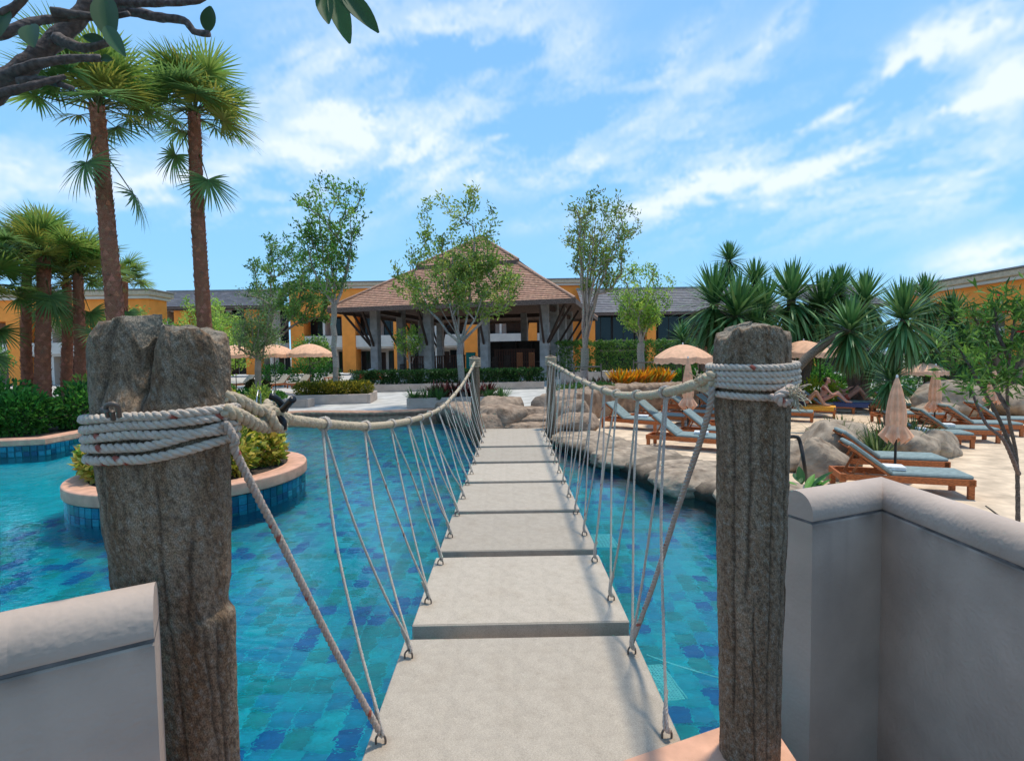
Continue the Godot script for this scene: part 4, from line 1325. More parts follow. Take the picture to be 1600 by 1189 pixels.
# ---------- furniture ----------
func lounger(label: String, at: Vector3, turn: float, cushion: Material, back_deg: float, group: String) -> Node3D:
	var o := thing("sun_lounger", label, "sun lounger", at, turn, group)
	var w: Material = M.lounger_wood
	for s in [-1.0, 1.0]:
		box_part("side_rail", Vector3(0, 0.27, s * 0.315), Vector3(1.92, 0.11, 0.04), w, o, Basis.IDENTITY, 0.006)
		for e in [-0.9, 0.9]:
			box_part("leg", Vector3(e, 0.16, s * 0.3), Vector3(0.085, 0.32, 0.07), w, o, Basis.IDENTITY, 0.006)
	for e in [-0.94, 0.94]: box_part("end_rail", Vector3(e, 0.27, 0), Vector3(0.04, 0.11, 0.58), w, o, Basis.IDENTITY, 0.006)
	for k in 9: box_part("slat", Vector3(-0.12 + k * 0.125, 0.305, 0), Vector3(0.075, 0.02, 0.58), w, o)
	for k in 3: box_part("cross_bar", Vector3(-0.85 + k * 0.22, 0.235, 0), Vector3(0.05, 0.03, 0.58), w, o)
	box_part("seat_cushion", Vector3(0.37, 0.352, 0), Vector3(1.14, 0.07, 0.62), cushion, o, Basis.IDENTITY, 0.022)
	var a := deg_to_rad(back_deg)
	var d := Vector3(-cos(a), sin(a), 0)
	var ba := Basis(d, Vector3(sin(a), cos(a), 0), Vector3(0, 0, -1))
	var pv := Vector3(-0.2, 0.31, 0)
	box_part("back_cushion", pv + d * 0.40 + ba.y * 0.055, Vector3(0.78, 0.07, 0.62), cushion, o, ba, 0.022)
	for s in [-1.0, 1.0]:
		box_part("back_rail", pv + d * 0.39 + Vector3(0, 0, s * 0.28), Vector3(0.78, 0.035, 0.045), w, o, ba)
	for k in 5: box_part("back_slat", pv + d * (0.1 + k * 0.15) + ba.y * 0.0, Vector3(0.06, 0.02, 0.52), w, o, ba)
	var mb := MB.new()
	for s in [-1.0, 1.0]: mb.bar(pv + d * 0.5 + Vector3(0, -0.02, s * 0.2), Vector3(-0.75, 0.26, s * 0.2), 0.025, 0.035)
	mb.bar(Vector3(-0.75, 0.26, -0.22), Vector3(-0.75, 0.26, 0.22), 0.03, 0.03)
	put("brace", mb.mesh(), w, o)
	return o

func parasol(label: String, at: Vector3, R: float, top: float, group: String, turn := 0.2) -> Node3D:
	var o := thing("parasol", label, "parasol", at, turn, group)
	var mb := MB.new()
	mb.tube(pa([Vector3(0, 0, 0), Vector3(0, top - 0.02, 0)]), 0.022, 10)
	put("pole", mb.mesh(), M.frame_dark, o)
	mb = MB.new(); mb.lathe([Vector2(0.01, 0.09), Vector2(0.2, 0.08), Vector2(0.26, 0.03), Vector2(0.26, 0.0)], 20)
	put("base", mb.mesh(), M.render_grey, o)
	var rise := R * 0.42
	mb = MB.new()
	var ring := 8; var sub := 6
	var g := PackedVector3Array()
	for y in 9:
		var f := y / 8.0
		for k in ring * sub:
			var a := TAU * k / (ring * sub)
			var ph := fmod(float(k) / sub, 1.0)
			var sag := sin(ph * PI)
			var rr := R * f * (1.0 - 0.055 * sag * f)
			g.append(Vector3(cos(a) * rr, top - rise * (pow(f, 1.9) * 0.9 + 0.1 * f) - 0.05 * sag * f * f * R, sin(a) * rr))
	mb.grid(g, ring * sub, true)
	put("canopy", mb.mesh(), M.canvas, o)
	mb = MB.new(); g = PackedVector3Array()
	for y in 3:
		for k in ring * sub:
			var a := TAU * k / (ring * sub)
			var sag := sin(fmod(float(k) / sub, 1.0) * PI)
			var rr := R * (1.0 - 0.055 * sag) * (1.0 + 0.012 * y)
			g.append(Vector3(cos(a) * rr, top - rise - 0.05 * sag * R - 0.085 * y * (1.0 + 0.25 * absf(sin(k * 1.57))), sin(a) * rr))
	mb.grid(g, ring * sub, true)
	put("valance", mb.mesh(), M.canvas, o)
	for k in ring:
		var a := TAU * k / ring
		mb = MB.new()
		var pts := PackedVector3Array()
		for y in 5:
			var f := 0.05 + y / 4.0 * 0.94
			pts.append(Vector3(cos(a) * R * f, top - rise * (pow(f, 1.9) * 0.9 + 0.1 * f) - 0.018, sin(a) * R * f))
		mb.tube(pts, 0.008, 5)
		put("rib", mb.mesh(), M.frame_dark, o)
	mb = MB.new(); mb.lathe([Vector2(0.005, 0.07), Vector2(0.022, 0.05), Vector2(0.02, 0.02), Vector2(0.03, -0.01)], 10, Vector3(0, top, 0))
	put("finial", mb.mesh(), M.towel_white, o)
	return o

func closed_parasol(label: String, at: Vector3, low: float, top: float, group: String) -> Node3D:
	var o := thing("closed_parasol", label, "parasol", at, 0.3, group)
	var mb := MB.new(); mb.tube(pa([Vector3.ZERO, Vector3(0, top, 0)]), 0.022, 10)
	put("pole", mb.mesh(), M.frame_dark, o)
	mb = MB.new(); mb.lathe([Vector2(0.01, 0.09), Vector2(0.2, 0.08), Vector2(0.26, 0.03), Vector2(0.26, 0.0)], 20)
	put("base", mb.mesh(), M.render_grey, o)
	mb = MB.new()
	var g := PackedVector3Array()
	for y in 15:
		var f := y / 14.0
		for k in 48:
			var a := TAU * k / 48
			var pl := 0.5 + 0.5 * cos(a * 8)
			var rr := 0.022 + 0.13 * pow(sin(minf(f * 1.25, 1.0) * PI * 0.55), 0.9) * (0.68 + 0.42 * pl)
			if f > 0.78: rr *= 1.0 - 0.32 * sin((f - 0.78) / 0.22 * PI)
			g.append(Vector3(cos(a) * rr, lerpf(top, low, f) + 0.03 * pl * f, sin(a) * rr))
	mb.grid(g, 48, true)
	put("folded_canopy", mb.mesh(), M.canvas, o)
	mb = MB.new(); g = PackedVector3Array()
	for y in 5:
		for k in 48:
			var a := TAU * k / 48
			var pl := cos(a * 8)
			var rr := 0.125 + 0.02 * y + 0.035 * pl * y / 2.0
			g.append(Vector3(cos(a) * rr, low + 0.30 - 0.075 * y + 0.02 * pl * y, sin(a) * rr))
	mb.grid(g, 48, true)
	put("valance", mb.mesh(), M.canvas, o)
	mb = MB.new(); mb.lathe([Vector2(0.004, 0.06), Vector2(0.02, 0.045), Vector2(0.02, 0.0)], 10, Vector3(0, top, 0))
	put("finial", mb.mesh(), M.towel_white, o)
	return o

func chair(label: String, at: Vector3, turn: float, m: Material, high: float, seat := 0.45) -> Node3D:
	var o := thing("chair", label, "chair", at, turn, "chairs in the pavilion bar")
	for s in [-1.0, 1.0]:
		box_part("leg", Vector3(s * 0.2, seat * 0.5, 0.2), Vector3(0.045, seat, 0.045), m, o)
		box_part("leg", Vector3(s * 0.2, high * 0.5, -0.2), Vector3(0.045, high, 0.045), m, o)
	box_part("seat", Vector3(0, seat, 0), Vector3(0.46, 0.05, 0.46), m, o, Basis.IDENTITY, 0.01)
	for k in 4: box_part("back_slat", Vector3(-0.12 + k * 0.08, (high + seat) * 0.5 + 0.05, -0.2), Vector3(0.05, high - seat - 0.1, 0.02), m, o)
	box_part("top_rail", Vector3(0, high - 0.04, -0.2), Vector3(0.44, 0.08, 0.035), m, o)
	box_part("stretcher", Vector3(0, seat * 0.4, 0.2), Vector3(0.4, 0.03, 0.03), m, o)
	return o

func table(label: String, at: Vector3, s: Vector3, m: Material) -> Node3D:
	var o := thing("table", label, "table", at)
	box_part("table_top", Vector3(0, s.y - 0.02, 0), Vector3(s.x, 0.045, s.z), m, o, Basis.IDENTITY, 0.008)
	for a in [-1.0, 1.0]:
		for b in [-1.0, 1.0]: box_part("leg", Vector3(a * (s.x * 0.5 - 0.06), s.y * 0.5 - 0.02, b * (s.z * 0.5 - 0.06)), Vector3(0.05, s.y - 0.04, 0.05), m, o)
	return o

# ---------- buildings ----------
# one slope of a roof in stepped courses: lower edge a-b, upper edge c-d
func courses(o: Node, a: Vector3, b: Vector3, c: Vector3, d: Vector3, n: int, tile: float, cols: Array, m: Material, called := "tile_course", lift := 0.05) -> void:
	var nn := (b - a).cross(d - a).normalized()
	if nn.y < 0: nn = -nn
	for k in n:
		var f0 := float(k) / n; var f1 := float(k + 1) / n
		var l0 := a.lerp(d, f0); var r0 := b.lerp(c, f0); var l1 := a.lerp(d, f1); var r1 := b.lerp(c, f1)
		var w := l0.distance_to(r0)
		var t := maxi(1, int(w / tile))
		var mb := MB.new()
		var sh := 0.5 * (k % 2)
		for j in t + 1:
			var u0 := clampf((j - sh) / t, 0, 1); var u1 := clampf((j + 1 - sh) / t, 0, 1)
			if u1 - u0 < 0.001: continue
			mb.col = vary(cols[rng.randi() % cols.size()], 0.06)
			var up := nn * (lift + rnd(-0.006, 0.006))
			var p0 := l0.lerp(r0, u0) + up; var p1 := l0.lerp(r0, u1) + up
			mb.quad(p0, p1, l1.lerp(r1, u1) + nn * 0.004, l1.lerp(r1, u0) + nn * 0.004)
			mb.quad(p0 - up, p1 - up, p1, p0)
		put(called, mb.mesh(), m, o)

func window_in(o: Node, ce: Vector3, s: Vector2, panes: int, called := "window") -> void:
	var mb := MB.new()
	for e in [-1.0, 1.0]:
		mb.box(Vector3(e * (s.x * 0.5 - 0.04), 0, 0.03), Vector3(0.08, s.y, 0.1))
		mb.box(Vector3(0, e * (s.y * 0.5 - 0.04), 0.032), Vector3(s.x - 0.16, 0.08, 0.1))
	for k in range(1, panes): mb.box(Vector3(-s.x * 0.5 + s.x * k / panes, 0, 0.03), Vector3(0.06, s.y - 0.16, 0.08))
	var w := put(called, mb.mesh(), M.frame_dark, o, ce)
	for k in panes:
		box_part("pane", Vector3(-s.x * 0.5 + s.x * (k + 0.5) / panes, 0, 0.0), Vector3(s.x / panes - 0.06, s.y - 0.1, 0.02), M.window_glass, w)

# two-storey hotel wing: orange piers, cream balcony fronts, dark openings behind, an orange upper wall under a beige cornice
func wing(label: String, at: Vector3, turn: float, x0: float, x1: float, piers: Array, hts: Array, pier_w := 1.5, top_orange := true) -> Node3D:
	var o := thing("hotel_wing", label, "building", at, turn)
	var cx := (x0 + x1) * 0.5; var w := x1 - x0
	box_part("back_wall", Vector3(cx, hts[2] * 0.5, -2.2), Vector3(w, hts[2], 0.3), M.cream_wall, o)
	box_part("floor_slab", Vector3(cx, hts[0] - 0.1, -1.1), Vector3(w, 0.2, 1.9), M.cream_wall, o)
	var all := piers.duplicate()
	for p in piers: box_part("pier", Vector3(p, hts[2] * 0.5, -0.9), Vector3(pier_w, hts[2] - 0.01, 2.2), M.orange_wall, o, Basis.IDENTITY, 0.03)
	all.sort()
	var edges: Array = [x0] + all + [x1]
	for k in edges.size() - 1:
		var a: float = edges[k] + (pier_w * 0.5 if k > 0 else 0.0)
		var b: float = edges[k + 1] - (pier_w * 0.5 if k < edges.size() - 2 else 0.0)
		if b - a < 0.8: continue
		var m: float = (a + b) * 0.5
		box_part("balcony_front", Vector3(m, (hts[0] + hts[1]) * 0.5, 0.0), Vector3(b - a - 0.02, hts[1] - hts[0], 0.18), M.cream_wall, o, Basis.IDENTITY, 0.02)
		box_part("divider", Vector3(m, hts[2] * 0.5, -1.1), Vector3(0.25, hts[2] - 0.02, 1.8), M.cream_wall, o)
		for s in [-1.0, 1.0]:
			var q: float = m + s * (b - a) * 0.26
			window_in(o, Vector3(q + 0.25 * s, hts[1] * 0.5 + hts[2] * 0.5 - 0.3, -2.02), Vector2((b - a) * 0.36, hts[2] - hts[0] - 0.5), 2)
			window_in(o, Vector3(q + 0.5 * s, hts[0] * 0.44, -2.02), Vector2((b - a) * 0.24, hts[0] * 0.82), 2)
			box_part("door", Vector3(q - 0.9 * s, hts[0] * 0.40, -2.0), Vector3(0.95, hts[0] * 0.78, 0.08), M.dark_wood, o, Basis.IDENTITY, 0.01)
	if top_orange:
		box_part("upper_wall", Vector3(cx, (hts[2] + hts[3]) * 0.5, -0.95), Vector3(w, hts[3] - hts[2], 2.3), M.orange_wall, o)
		box_part("cornice", Vector3(cx, hts[3] + 0.13, -0.9), Vector3(w + 0.5, 0.24, 2.9), M.cream_wall, o, Basis.IDENTITY, 0.03)
		box_part("cornice", Vector3(cx, hts[3] + 0.48, -0.9), Vector3(w + 0.9, 0.45, 3.3), M.beige_trim, o, Basis.IDENTITY, 0.06)
		box_part("roof_edge", Vector3(cx, hts[3] + 0.76, -0.9), Vector3(w + 1.1, 0.10, 3.5), M.grey_column, o)
	return o

func slate_roof(o: Node, x0: float, x1: float, eave: float, ridge: float, depth: float) -> void:
	rng.seed = int(x0 * 10 + ridge * 7)
	courses(o, Vector3(x0, eave, 0.9), Vector3(x1, eave, 0.9), Vector3(x1, ridge, -depth), Vector3(x0, ridge, -depth), 14, 0.5, [Color(0.135, 0.13, 0.135), Color(0.16, 0.15, 0.155), Color(0.12, 0.115, 0.125)], M.slate)
	box_part("fascia", Vector3((x0 + x1) * 0.5, eave - 0.16, 0.88), Vector3(x1 - x0, 0.32, 0.08), M.soffit, o)
	box_part("ridge_cap", Vector3((x0 + x1) * 0.5, ridge + 0.05, -depth), Vector3(x1 - x0 + 0.1, 0.2, 0.4), M.grey_column, o)
	box_part("soffit", Vector3((x0 + x1) * 0.5, eave - 0.1, -depth * 0.5 + 0.4), Vector3(x1 - x0, 0.1, depth + 0.8), M.soffit, o)

func glass_wing(label: String, at: Vector3, turn: float, w: float, eave: float, ridge: float, piers: Array) -> void:
	var o := thing("hotel_wing", label, "building", at, turn)
	slate_roof(o, -0.8, w + 0.8, eave, ridge, 5.0)
	box_part("back_wall", Vector3(w * 0.5, eave * 0.5, -4.6), Vector3(w, eave, 0.2), M.dark_wood, o)
	box_part("side_wall", Vector3(-0.02, eave * 0.5, -2.3), Vector3(0.2, eave - 0.2, 4.4), M.cream_wall, o)
	box_part("side_wall", Vector3(w, eave * 0.5, -2.3), Vector3(0.2, eave - 0.2, 4.4), M.cream_wall, o)
	box_part("floor_slab", Vector3(w * 0.5, 2.2, -2.0), Vector3(w, 0.25, 4.4), M.soffit, o)
	var n := int(w / 2.4)
	for k in n:
		window_in(o, Vector3((k + 0.5) * w / n, (eave + 2.4) * 0.5, -0.6), Vector2(w / n - 0.1, eave - 2.7), 2)
		window_in(o, Vector3((k + 0.5) * w / n, 1.05, -0.6), Vector2(w / n - 0.1, 2.0), 2)
	var mb := MB.new()
	mb.tube(pa([Vector3(0, 3.3, 0.1), Vector3(w, 3.3, 0.1)]), 0.035, 6)
	put("railing", mb.mesh(), M.beige_trim, o)
	for p in piers: box_part("pier", Vector3(p, eave * 0.5 - 0.2, -0.1), Vector3(1.0, eave - 0.4, 0.9), M.orange_wall, o, Basis.IDENTITY, 0.03)

func build_pavilion() -> void:
	rng.seed = 5
	var at := Vector3(-2.45, 0, -44.3)
	var turn := deg_to_rad(-14.06)
	var bs := Basis(Vector3.UP, turn)
	var o := thing("pavilion", "open pool bar pavilion with a two-tier brown tiled roof on grey columns", "pavilion", at, turn)
	var H := 9.05; var ey := 5.63; var h1 := 3.55; var y1 := 9.38
	var tones := [Color(0.41, 0.225, 0.145), Color(0.395, 0.21, 0.135), Color(0.43, 0.24, 0.155), Color(0.40, 0.22, 0.145)]
	var sg := [Vector2(-1, 1), Vector2(1, 1), Vector2(1, -1), Vector2(-1, -1)]
	for f in 4:
		var a: Vector2 = sg[f]; var b: Vector2 = sg[(f + 1) % 4]
		courses(o, Vector3(a.x * H, ey, a.y * H), Vector3(b.x * H, ey, b.y * H), Vector3(b.x * h1, y1, b.y * h1), Vector3(a.x * h1, y1, a.y * h1), 24, 0.36, tones, M.shingle)
		courses(o, Vector3(a.x * 4.15, 9.25, a.y * 4.15), Vector3(b.x * 4.15, 9.25, b.y * 4.15), Vector3(0, 12.15, 0), Vector3(0, 12.15, 0), 14, 0.36, tones, M.shingle)
		var mb := MB.new()
		mb.tube(pa([Vector3(a.x * H, ey + 0.07, a.y * H), Vector3(a.x * h1, y1 + 0.07, a.y * h1)]), 0.11, 7)
		mb.tube(pa([Vector3(a.x * 4.2, 9.3, a.y * 4.2), Vector3(0, 12.2, 0)]), 0.11, 7)
		put("hip_ridge", mb.mesh(), M.coping_far, o)
		mb = MB.new()
		mb.quad(Vector3(a.x * H, ey - 0.06, a.y * H), Vector3(b.x * H, ey - 0.06, b.y * H), Vector3(b.x * 3.4, 9.2, b.y * 3.4), Vector3(a.x * 3.4, 9.2, a.y * 3.4))
		mb.quad(Vector3(a.x * 4.1, 9.2, a.y * 4.1), Vector3(b.x * 4.1, 9.2, b.y * 4.1), Vector3(0, 12.0, 0), Vector3(0, 12.0, 0))
		put("soffit", mb.mesh(), M.soffit, o)
		var mid := (a + b) * 0.5
		box_part("fascia", Vector3(mid.x * (H + 0.02), ey - 0.12, mid.y * (H + 0.02)), Vector3(2 * H + 0.06 if mid.x == 0 else 0.07, 0.34, 0.07 if mid.x == 0 else 2 * H - 0.1), M.soffit, o)
		box_part("fascia", Vector3(mid.x * 4.16, 9.14, mid.y * 4.16), Vector3(8.36 if mid.x == 0 else 0.07, 0.3, 0.07 if mid.x == 0 else 8.2), M.soffit, o)
		box_part("vent_wall", Vector3(mid.x * 3.4, 9.2, mid.y * 3.4), Vector3(6.9 if mid.x == 0 else 0.08, 0.7, 0.08 if mid.x == 0 else 6.7), M.frame_dark, o)
	box_part("floor", Vector3(0, 0.17, 0), Vector3(15.6, 0.34, 15.6), M.plaza, o, Basis.IDENTITY, 0.03)
	for x in [-6.6, -2.2, 2.2, 6.6]:
		for z in [-6.6, -2.2, 2.2, 6.6]:
			if absf(x) < 6 and absf(z) < 6: continue
			var c := put("column", null, M.grey_column, o, Vector3(x, 0.34, z))
			var mb := MB.new(); mb.box(Vector3(0, 2.9, 0), Vector3(0.62, 5.8, 0.62), Basis.IDENTITY, 0.04)
			mb.box(Vector3(0, 0.15, 0), Vector3(0.8, 0.3, 0.8), Basis.IDENTITY, 0.04)
			c.mesh = mb.mesh()
			var ds := []
			if absf(x) > 6: ds.append(Vector3(signf(x), 0, 0))
			if absf(z) > 6: ds.append(Vector3(0, 0, signf(z)))
			if ds.size() == 2: ds = [ds[0], ds[1], (ds[0] + ds[1]).normalized() * 1.3]
			for d: Vector3 in ds:
				mb = MB.new(); mb.bar(Vector3(x, 2.9, z) + d * 0.3, Vector3(x, 5.45, z) + d * 1.9, 0.13, 0.16)
				put("strut", mb.mesh(), M.dark_wood, o)
	for z in [-6.6, 6.6]: box_part("beam", Vector3(0, 5.9, z), Vector3(13.6, 0.35, 0.3), M.dark_wood, o)
	for x in [-6.6, 6.6]: box_part("beam", Vector3(x, 5.55, 0), Vector3(0.3, 0.33, 13.4), M.dark_wood, o)
	# the bar and the furniture under the roof
	var at2 := func(x: float, z: float, y := 0.345) -> Vector3: return at + bs * Vector3(x, y, z)
	var bar := thing("bar_counter", "long dark wooden bar counter under the pavilion roof", "bar counter", at2.call(2.2, -0.5), turn)
	box_part("counter_front", Vector3(0, 0.55, 0), Vector3(6.4, 1.1, 0.6), M.dark_wood, bar, Basis.IDENTITY, 0.02)
	box_part("counter_top", Vector3(0, 1.13, 0), Vector3(6.7, 0.06, 0.8), M.soffit, bar, Basis.IDENTITY, 0.01)
	var cab := thing("back_bar", "tall dark wooden shelf cabinet behind the pavilion bar counter", "cabinet", at2.call(2.2, -3.0), turn)
	box_part("back_panel", Vector3(0, 1.5, -0.2), Vector3(6.0, 3.0, 0.06), M.dark_wood, cab)
	for k in 5: box_part("upright", Vector3(-3.0 + k * 1.5, 1.5, 0), Vector3(0.08, 3.0, 0.4), M.dark_wood, cab)
	for k in 4: box_part("shelf", Vector3(0, 0.8 + k * 0.6, 0), Vector3(5.9, 0.05, 0.36), M.dark_wood, cab)
	var tb := thing("menu_board", "small teal board beside the pavilion bar", "board", at2.call(-0.35, 2.4), turn)
	box_part("panel", Vector3(0, 1.2, 0), Vector3(0.75, 1.5, 0.06), M.teal_board, tb)
	box_part("frame", Vector3(0, 1.2, -0.04), Vector3(0.83, 1.58, 0.04), M.dark_wood, tb)
	for s in [-1.0, 1.0]: box_part("leg", Vector3(s * 0.3, 0.25, -0.05), Vector3(0.05, 0.5, 0.05), M.dark_wood, tb)
	var wd := [[-6.0, 3.4, 0.3, 1.1], [-5.2, 3.2, -2.8, 1.1], [-4.4, 3.6, 0.4, 1.1], [-3.4, 4.6, 2.6, 1.1], [-2.5, 4.2, -0.5, 1.1], [-1.7, 3.4, 3.0, 1.2], [0.6, 4.4, 0.2, 1.7], [1.5, 4.6, 0.0, 1.7], [2.4, 4.5, 3.0, 1.6], [3.3, 4.7, 0.1, 1.7], [4.3, 4.6, 0.2, 1.9], [5.1, 4.3, -0.1, 1.9]]
	var names := ["leftmost dark chair under the pavilion roof", "second dark chair from the left pavilion column", "dark wooden chair beside the left bar table", "dark chair turned sideways in the left half of the pavilion", "dark chair left of the pavilion's middle tree trunk", "dark chair behind the leafy tree trunk in the pavilion", "tall dark bar chair just right of the teal board", "tall dark bar chair second right of the teal board", "tall dark bar chair turned away at the counter", "tall dark bar chair in the middle of the counter row", "high-backed reddish chair left of the right pavilion column", "high-backed chair next to the right pavilion column"]
	var c0: Node3D = null
	for k in wd.size():
		var q: Array = wd[k]
		var c := chair(names[k], at2.call(q[0], q[1]), turn + float(q[2]), M.dark_wood if k < 10 else M.lounger_wood, q[3], 0.45 if k < 6 else 0.75)
	table("dark square table among the chairs at the left of the pavilion", at2.call(-4.9, 3.9), Vector3(0.9, 0.74, 0.9), M.dark_wood).rotation.y = turn
	table("dark square table in the pavilion behind the leafy tree trunk", at2.call(-2.9, 3.4), Vector3(0.9, 0.74, 0.9), M.dark_wood).rotation.y = turn
	for k in 3:
		var scr := thing("slat_screen", ["reddish wooden slat screen among the tables at the left of the pavilion", "reddish wooden slat screen behind the leafy tree in the pavilion", "tall reddish wooden slat screen right of the teal board in the pavilion"][k], "screen", at2.call([-4.6, -2.0, 3.4][k], [1.6, 1.2, 2.6][k]), turn)
		var wid: float = [3.0, 2.4, 3.4][k]; var hi: float = [1.75, 1.8, 2.2][k]
		for j in int(wid / 0.2): box_part("slat", Vector3(-wid * 0.5 + 0.1 + j * 0.2, hi * 0.5, 0), Vector3(0.12, hi, 0.05), M.red_wood, scr)
		for e in [0.15, 0.97]: box_part("rail", Vector3(0, hi * e, 0.05), Vector3(wid, 0.08, 0.04), M.red_wood, scr)
	# hedge on its low wall before the pavilion
	var hw := thing("hedge_wall", "long low grey wall in front of the pavilion carrying a clipped hedge", "wall", Vector3(-3.75, 0, -30.65), 0.11)
	box_part("wall_face", Vector3(0, 0.22, 0), Vector3(11.3, 0.44, 1.3), M.render_grey, hw, Basis.IDENTITY, 0.02)
	var hd := bush("hedge", "clipped dark green hedge along the low wall before the pavilion", "hedge", Vector3(-3.75, 0.4, -30.65), Vector3(11.2, 0.78, 1.0), 5200, 0.15, [Color(0.025, 0.07, 0.018), Color(0.04, 0.10, 0.025), Color(0.018, 0.05, 0.015)], 411, "", 0.5, true)
	hd.rotation.y = 0.11

func box_planter(label: String, at: Vector3, s: Vector3, turn := 0.0, m: Material = null) -> void:
	var o := thing("planter_box", label, "planter", at, turn)
	var mm: Material = m if m else M.render_grey
	for e in [-1.0, 1.0]:
		box_part("side", Vector3(e * (s.x * 0.5 - 0.06), s.y * 0.5, 0), Vector3(0.12, s.y, s.z), mm, o, Basis.IDENTITY, 0.015)
		box_part("side", Vector3(0, s.y * 0.5 - 0.002, e * (s.z * 0.5 - 0.06)), Vector3(s.x - 0.24, s.y, 0.12), mm, o, Basis.IDENTITY, 0.015)
	box_part("soil", Vector3(0, s.y - 0.08, 0), Vector3(s.x - 0.2, 0.05, s.z - 0.2), M.soil, o)

func build_setting() -> void:
	var mb := MB.new()
	for r in [[-400, -400, 800, 376], [-400, -24, 379, 48], [5, -24, 395, 48], [-400, 24, 800, 376]]:
		mb.poly(PackedVector2Array([Vector2(r[0], r[1]), Vector2(r[0] + r[2], r[1]), Vector2(r[0] + r[2], r[1] + r[3]), Vector2(r[0], r[1] + r[3])]), -0.62)
	struct("ground", mb.mesh(), M.earth)
	var pl := PackedVector2Array([Vector2(-0.8, -14.2), Vector2(-1.4, -16.5)])
	pl.append_array(smooth2(FARC, 0.35))
	for k in range(1, BED.size()): pl.append(BED[k])
	pl.append_array(PackedVector2Array([Vector2(-70, -11.2), Vector2(-70, -110), Vector2(70, -110), Vector2(70, -32), Vector2(14, -26.5), Vector2(9, -23.2), Vector2(6.5, -22), Vector2(4.2, -21), Vector2(2.3, -18.4), Vector2(1.2, -15.8), Vector2(0.9, -14.3)]))
	mb = MB.new()
	mb.poly(pl, 0.0)
	struct("plaza", mb.mesh(), M.plaza)
	var dk := PackedVector2Array(REDGE.map(func(q): return q + Vector2(1.2, 0)))
	dk.append_array(PackedVector2Array([Vector2(0.9, -60), Vector2(60, -60), Vector2(60, -2.8)]))
	mb = MB.new()
	mb.poly(dk, -0.42)
	struct("sand_deck", mb.mesh(), M.sand)
	# bed soil at the left
	mb = MB.new()
	mb.poly(PackedVector2Array([Vector2(-12.4, -13.4), Vector2(-12.45, -14.5), Vector2(-11.3, -17.8), Vector2(-11.0, -21), Vector2(-30, -24), Vector2(-30, -11.5), Vector2(-19, -11.6), Vector2(-13.1, -13.2)]), 0.03)
	struct("bed_soil", mb.mesh(), M.soil)

func build_buildings() -> void:
	wing("orange and cream hotel block behind the pavilion with a beige cornice", Vector3(0, 0.2, -62), 0.0, -26.6, 9.0, [-25.8, -19.6, -13.4, -4.9, 2.3, 8.2], [3.1, 4.5, 6.9, 10.1], 1.6)
	var o := wing("pale hotel wing with a grey slate roof between the tall palms and the tan loungers", Vector3(0, 0.2, -60), 0.0, -42, -27, [-38.5, -30.3], [3.1, 4.5, 7.6, 7.9], 1.5, false)
	slate_roof(o, -43, -26.8, 8.0, 10.4, 4.6)
	wing("orange hotel block behind the cluster of fan palms at the left", Vector3(0, 0, -45), 0.0, -52, -31.5, [-49, -43.5, -37.6, -32.3], [2.7, 3.7, 5.6, 7.4], 1.2)
	glass_wing("dark glazed hotel wing with a long grey slate roof right of the pavilion", Vector3(8.6, 0.2, -56), 0.0, 20, 6.3, 9.5, [0.0, 6.6, 13.2])
	glass_wing("short grey slate roofed wing behind the yucca crowns at the right", Vector3(29.2, 0.0, -50), 0.0, 6.2, 6.5, 9.0, [0.0])
	wing("orange hotel block with a beige cornice at the far right above the flowering shrub", Vector3(33.5, -0.4, -29.5), -PI / 2, -13.5, 13.5, [-9.0, -4.5, 0.5, 6, 12], [3.0, 3.9, 5.2, 6.9], 1.3)

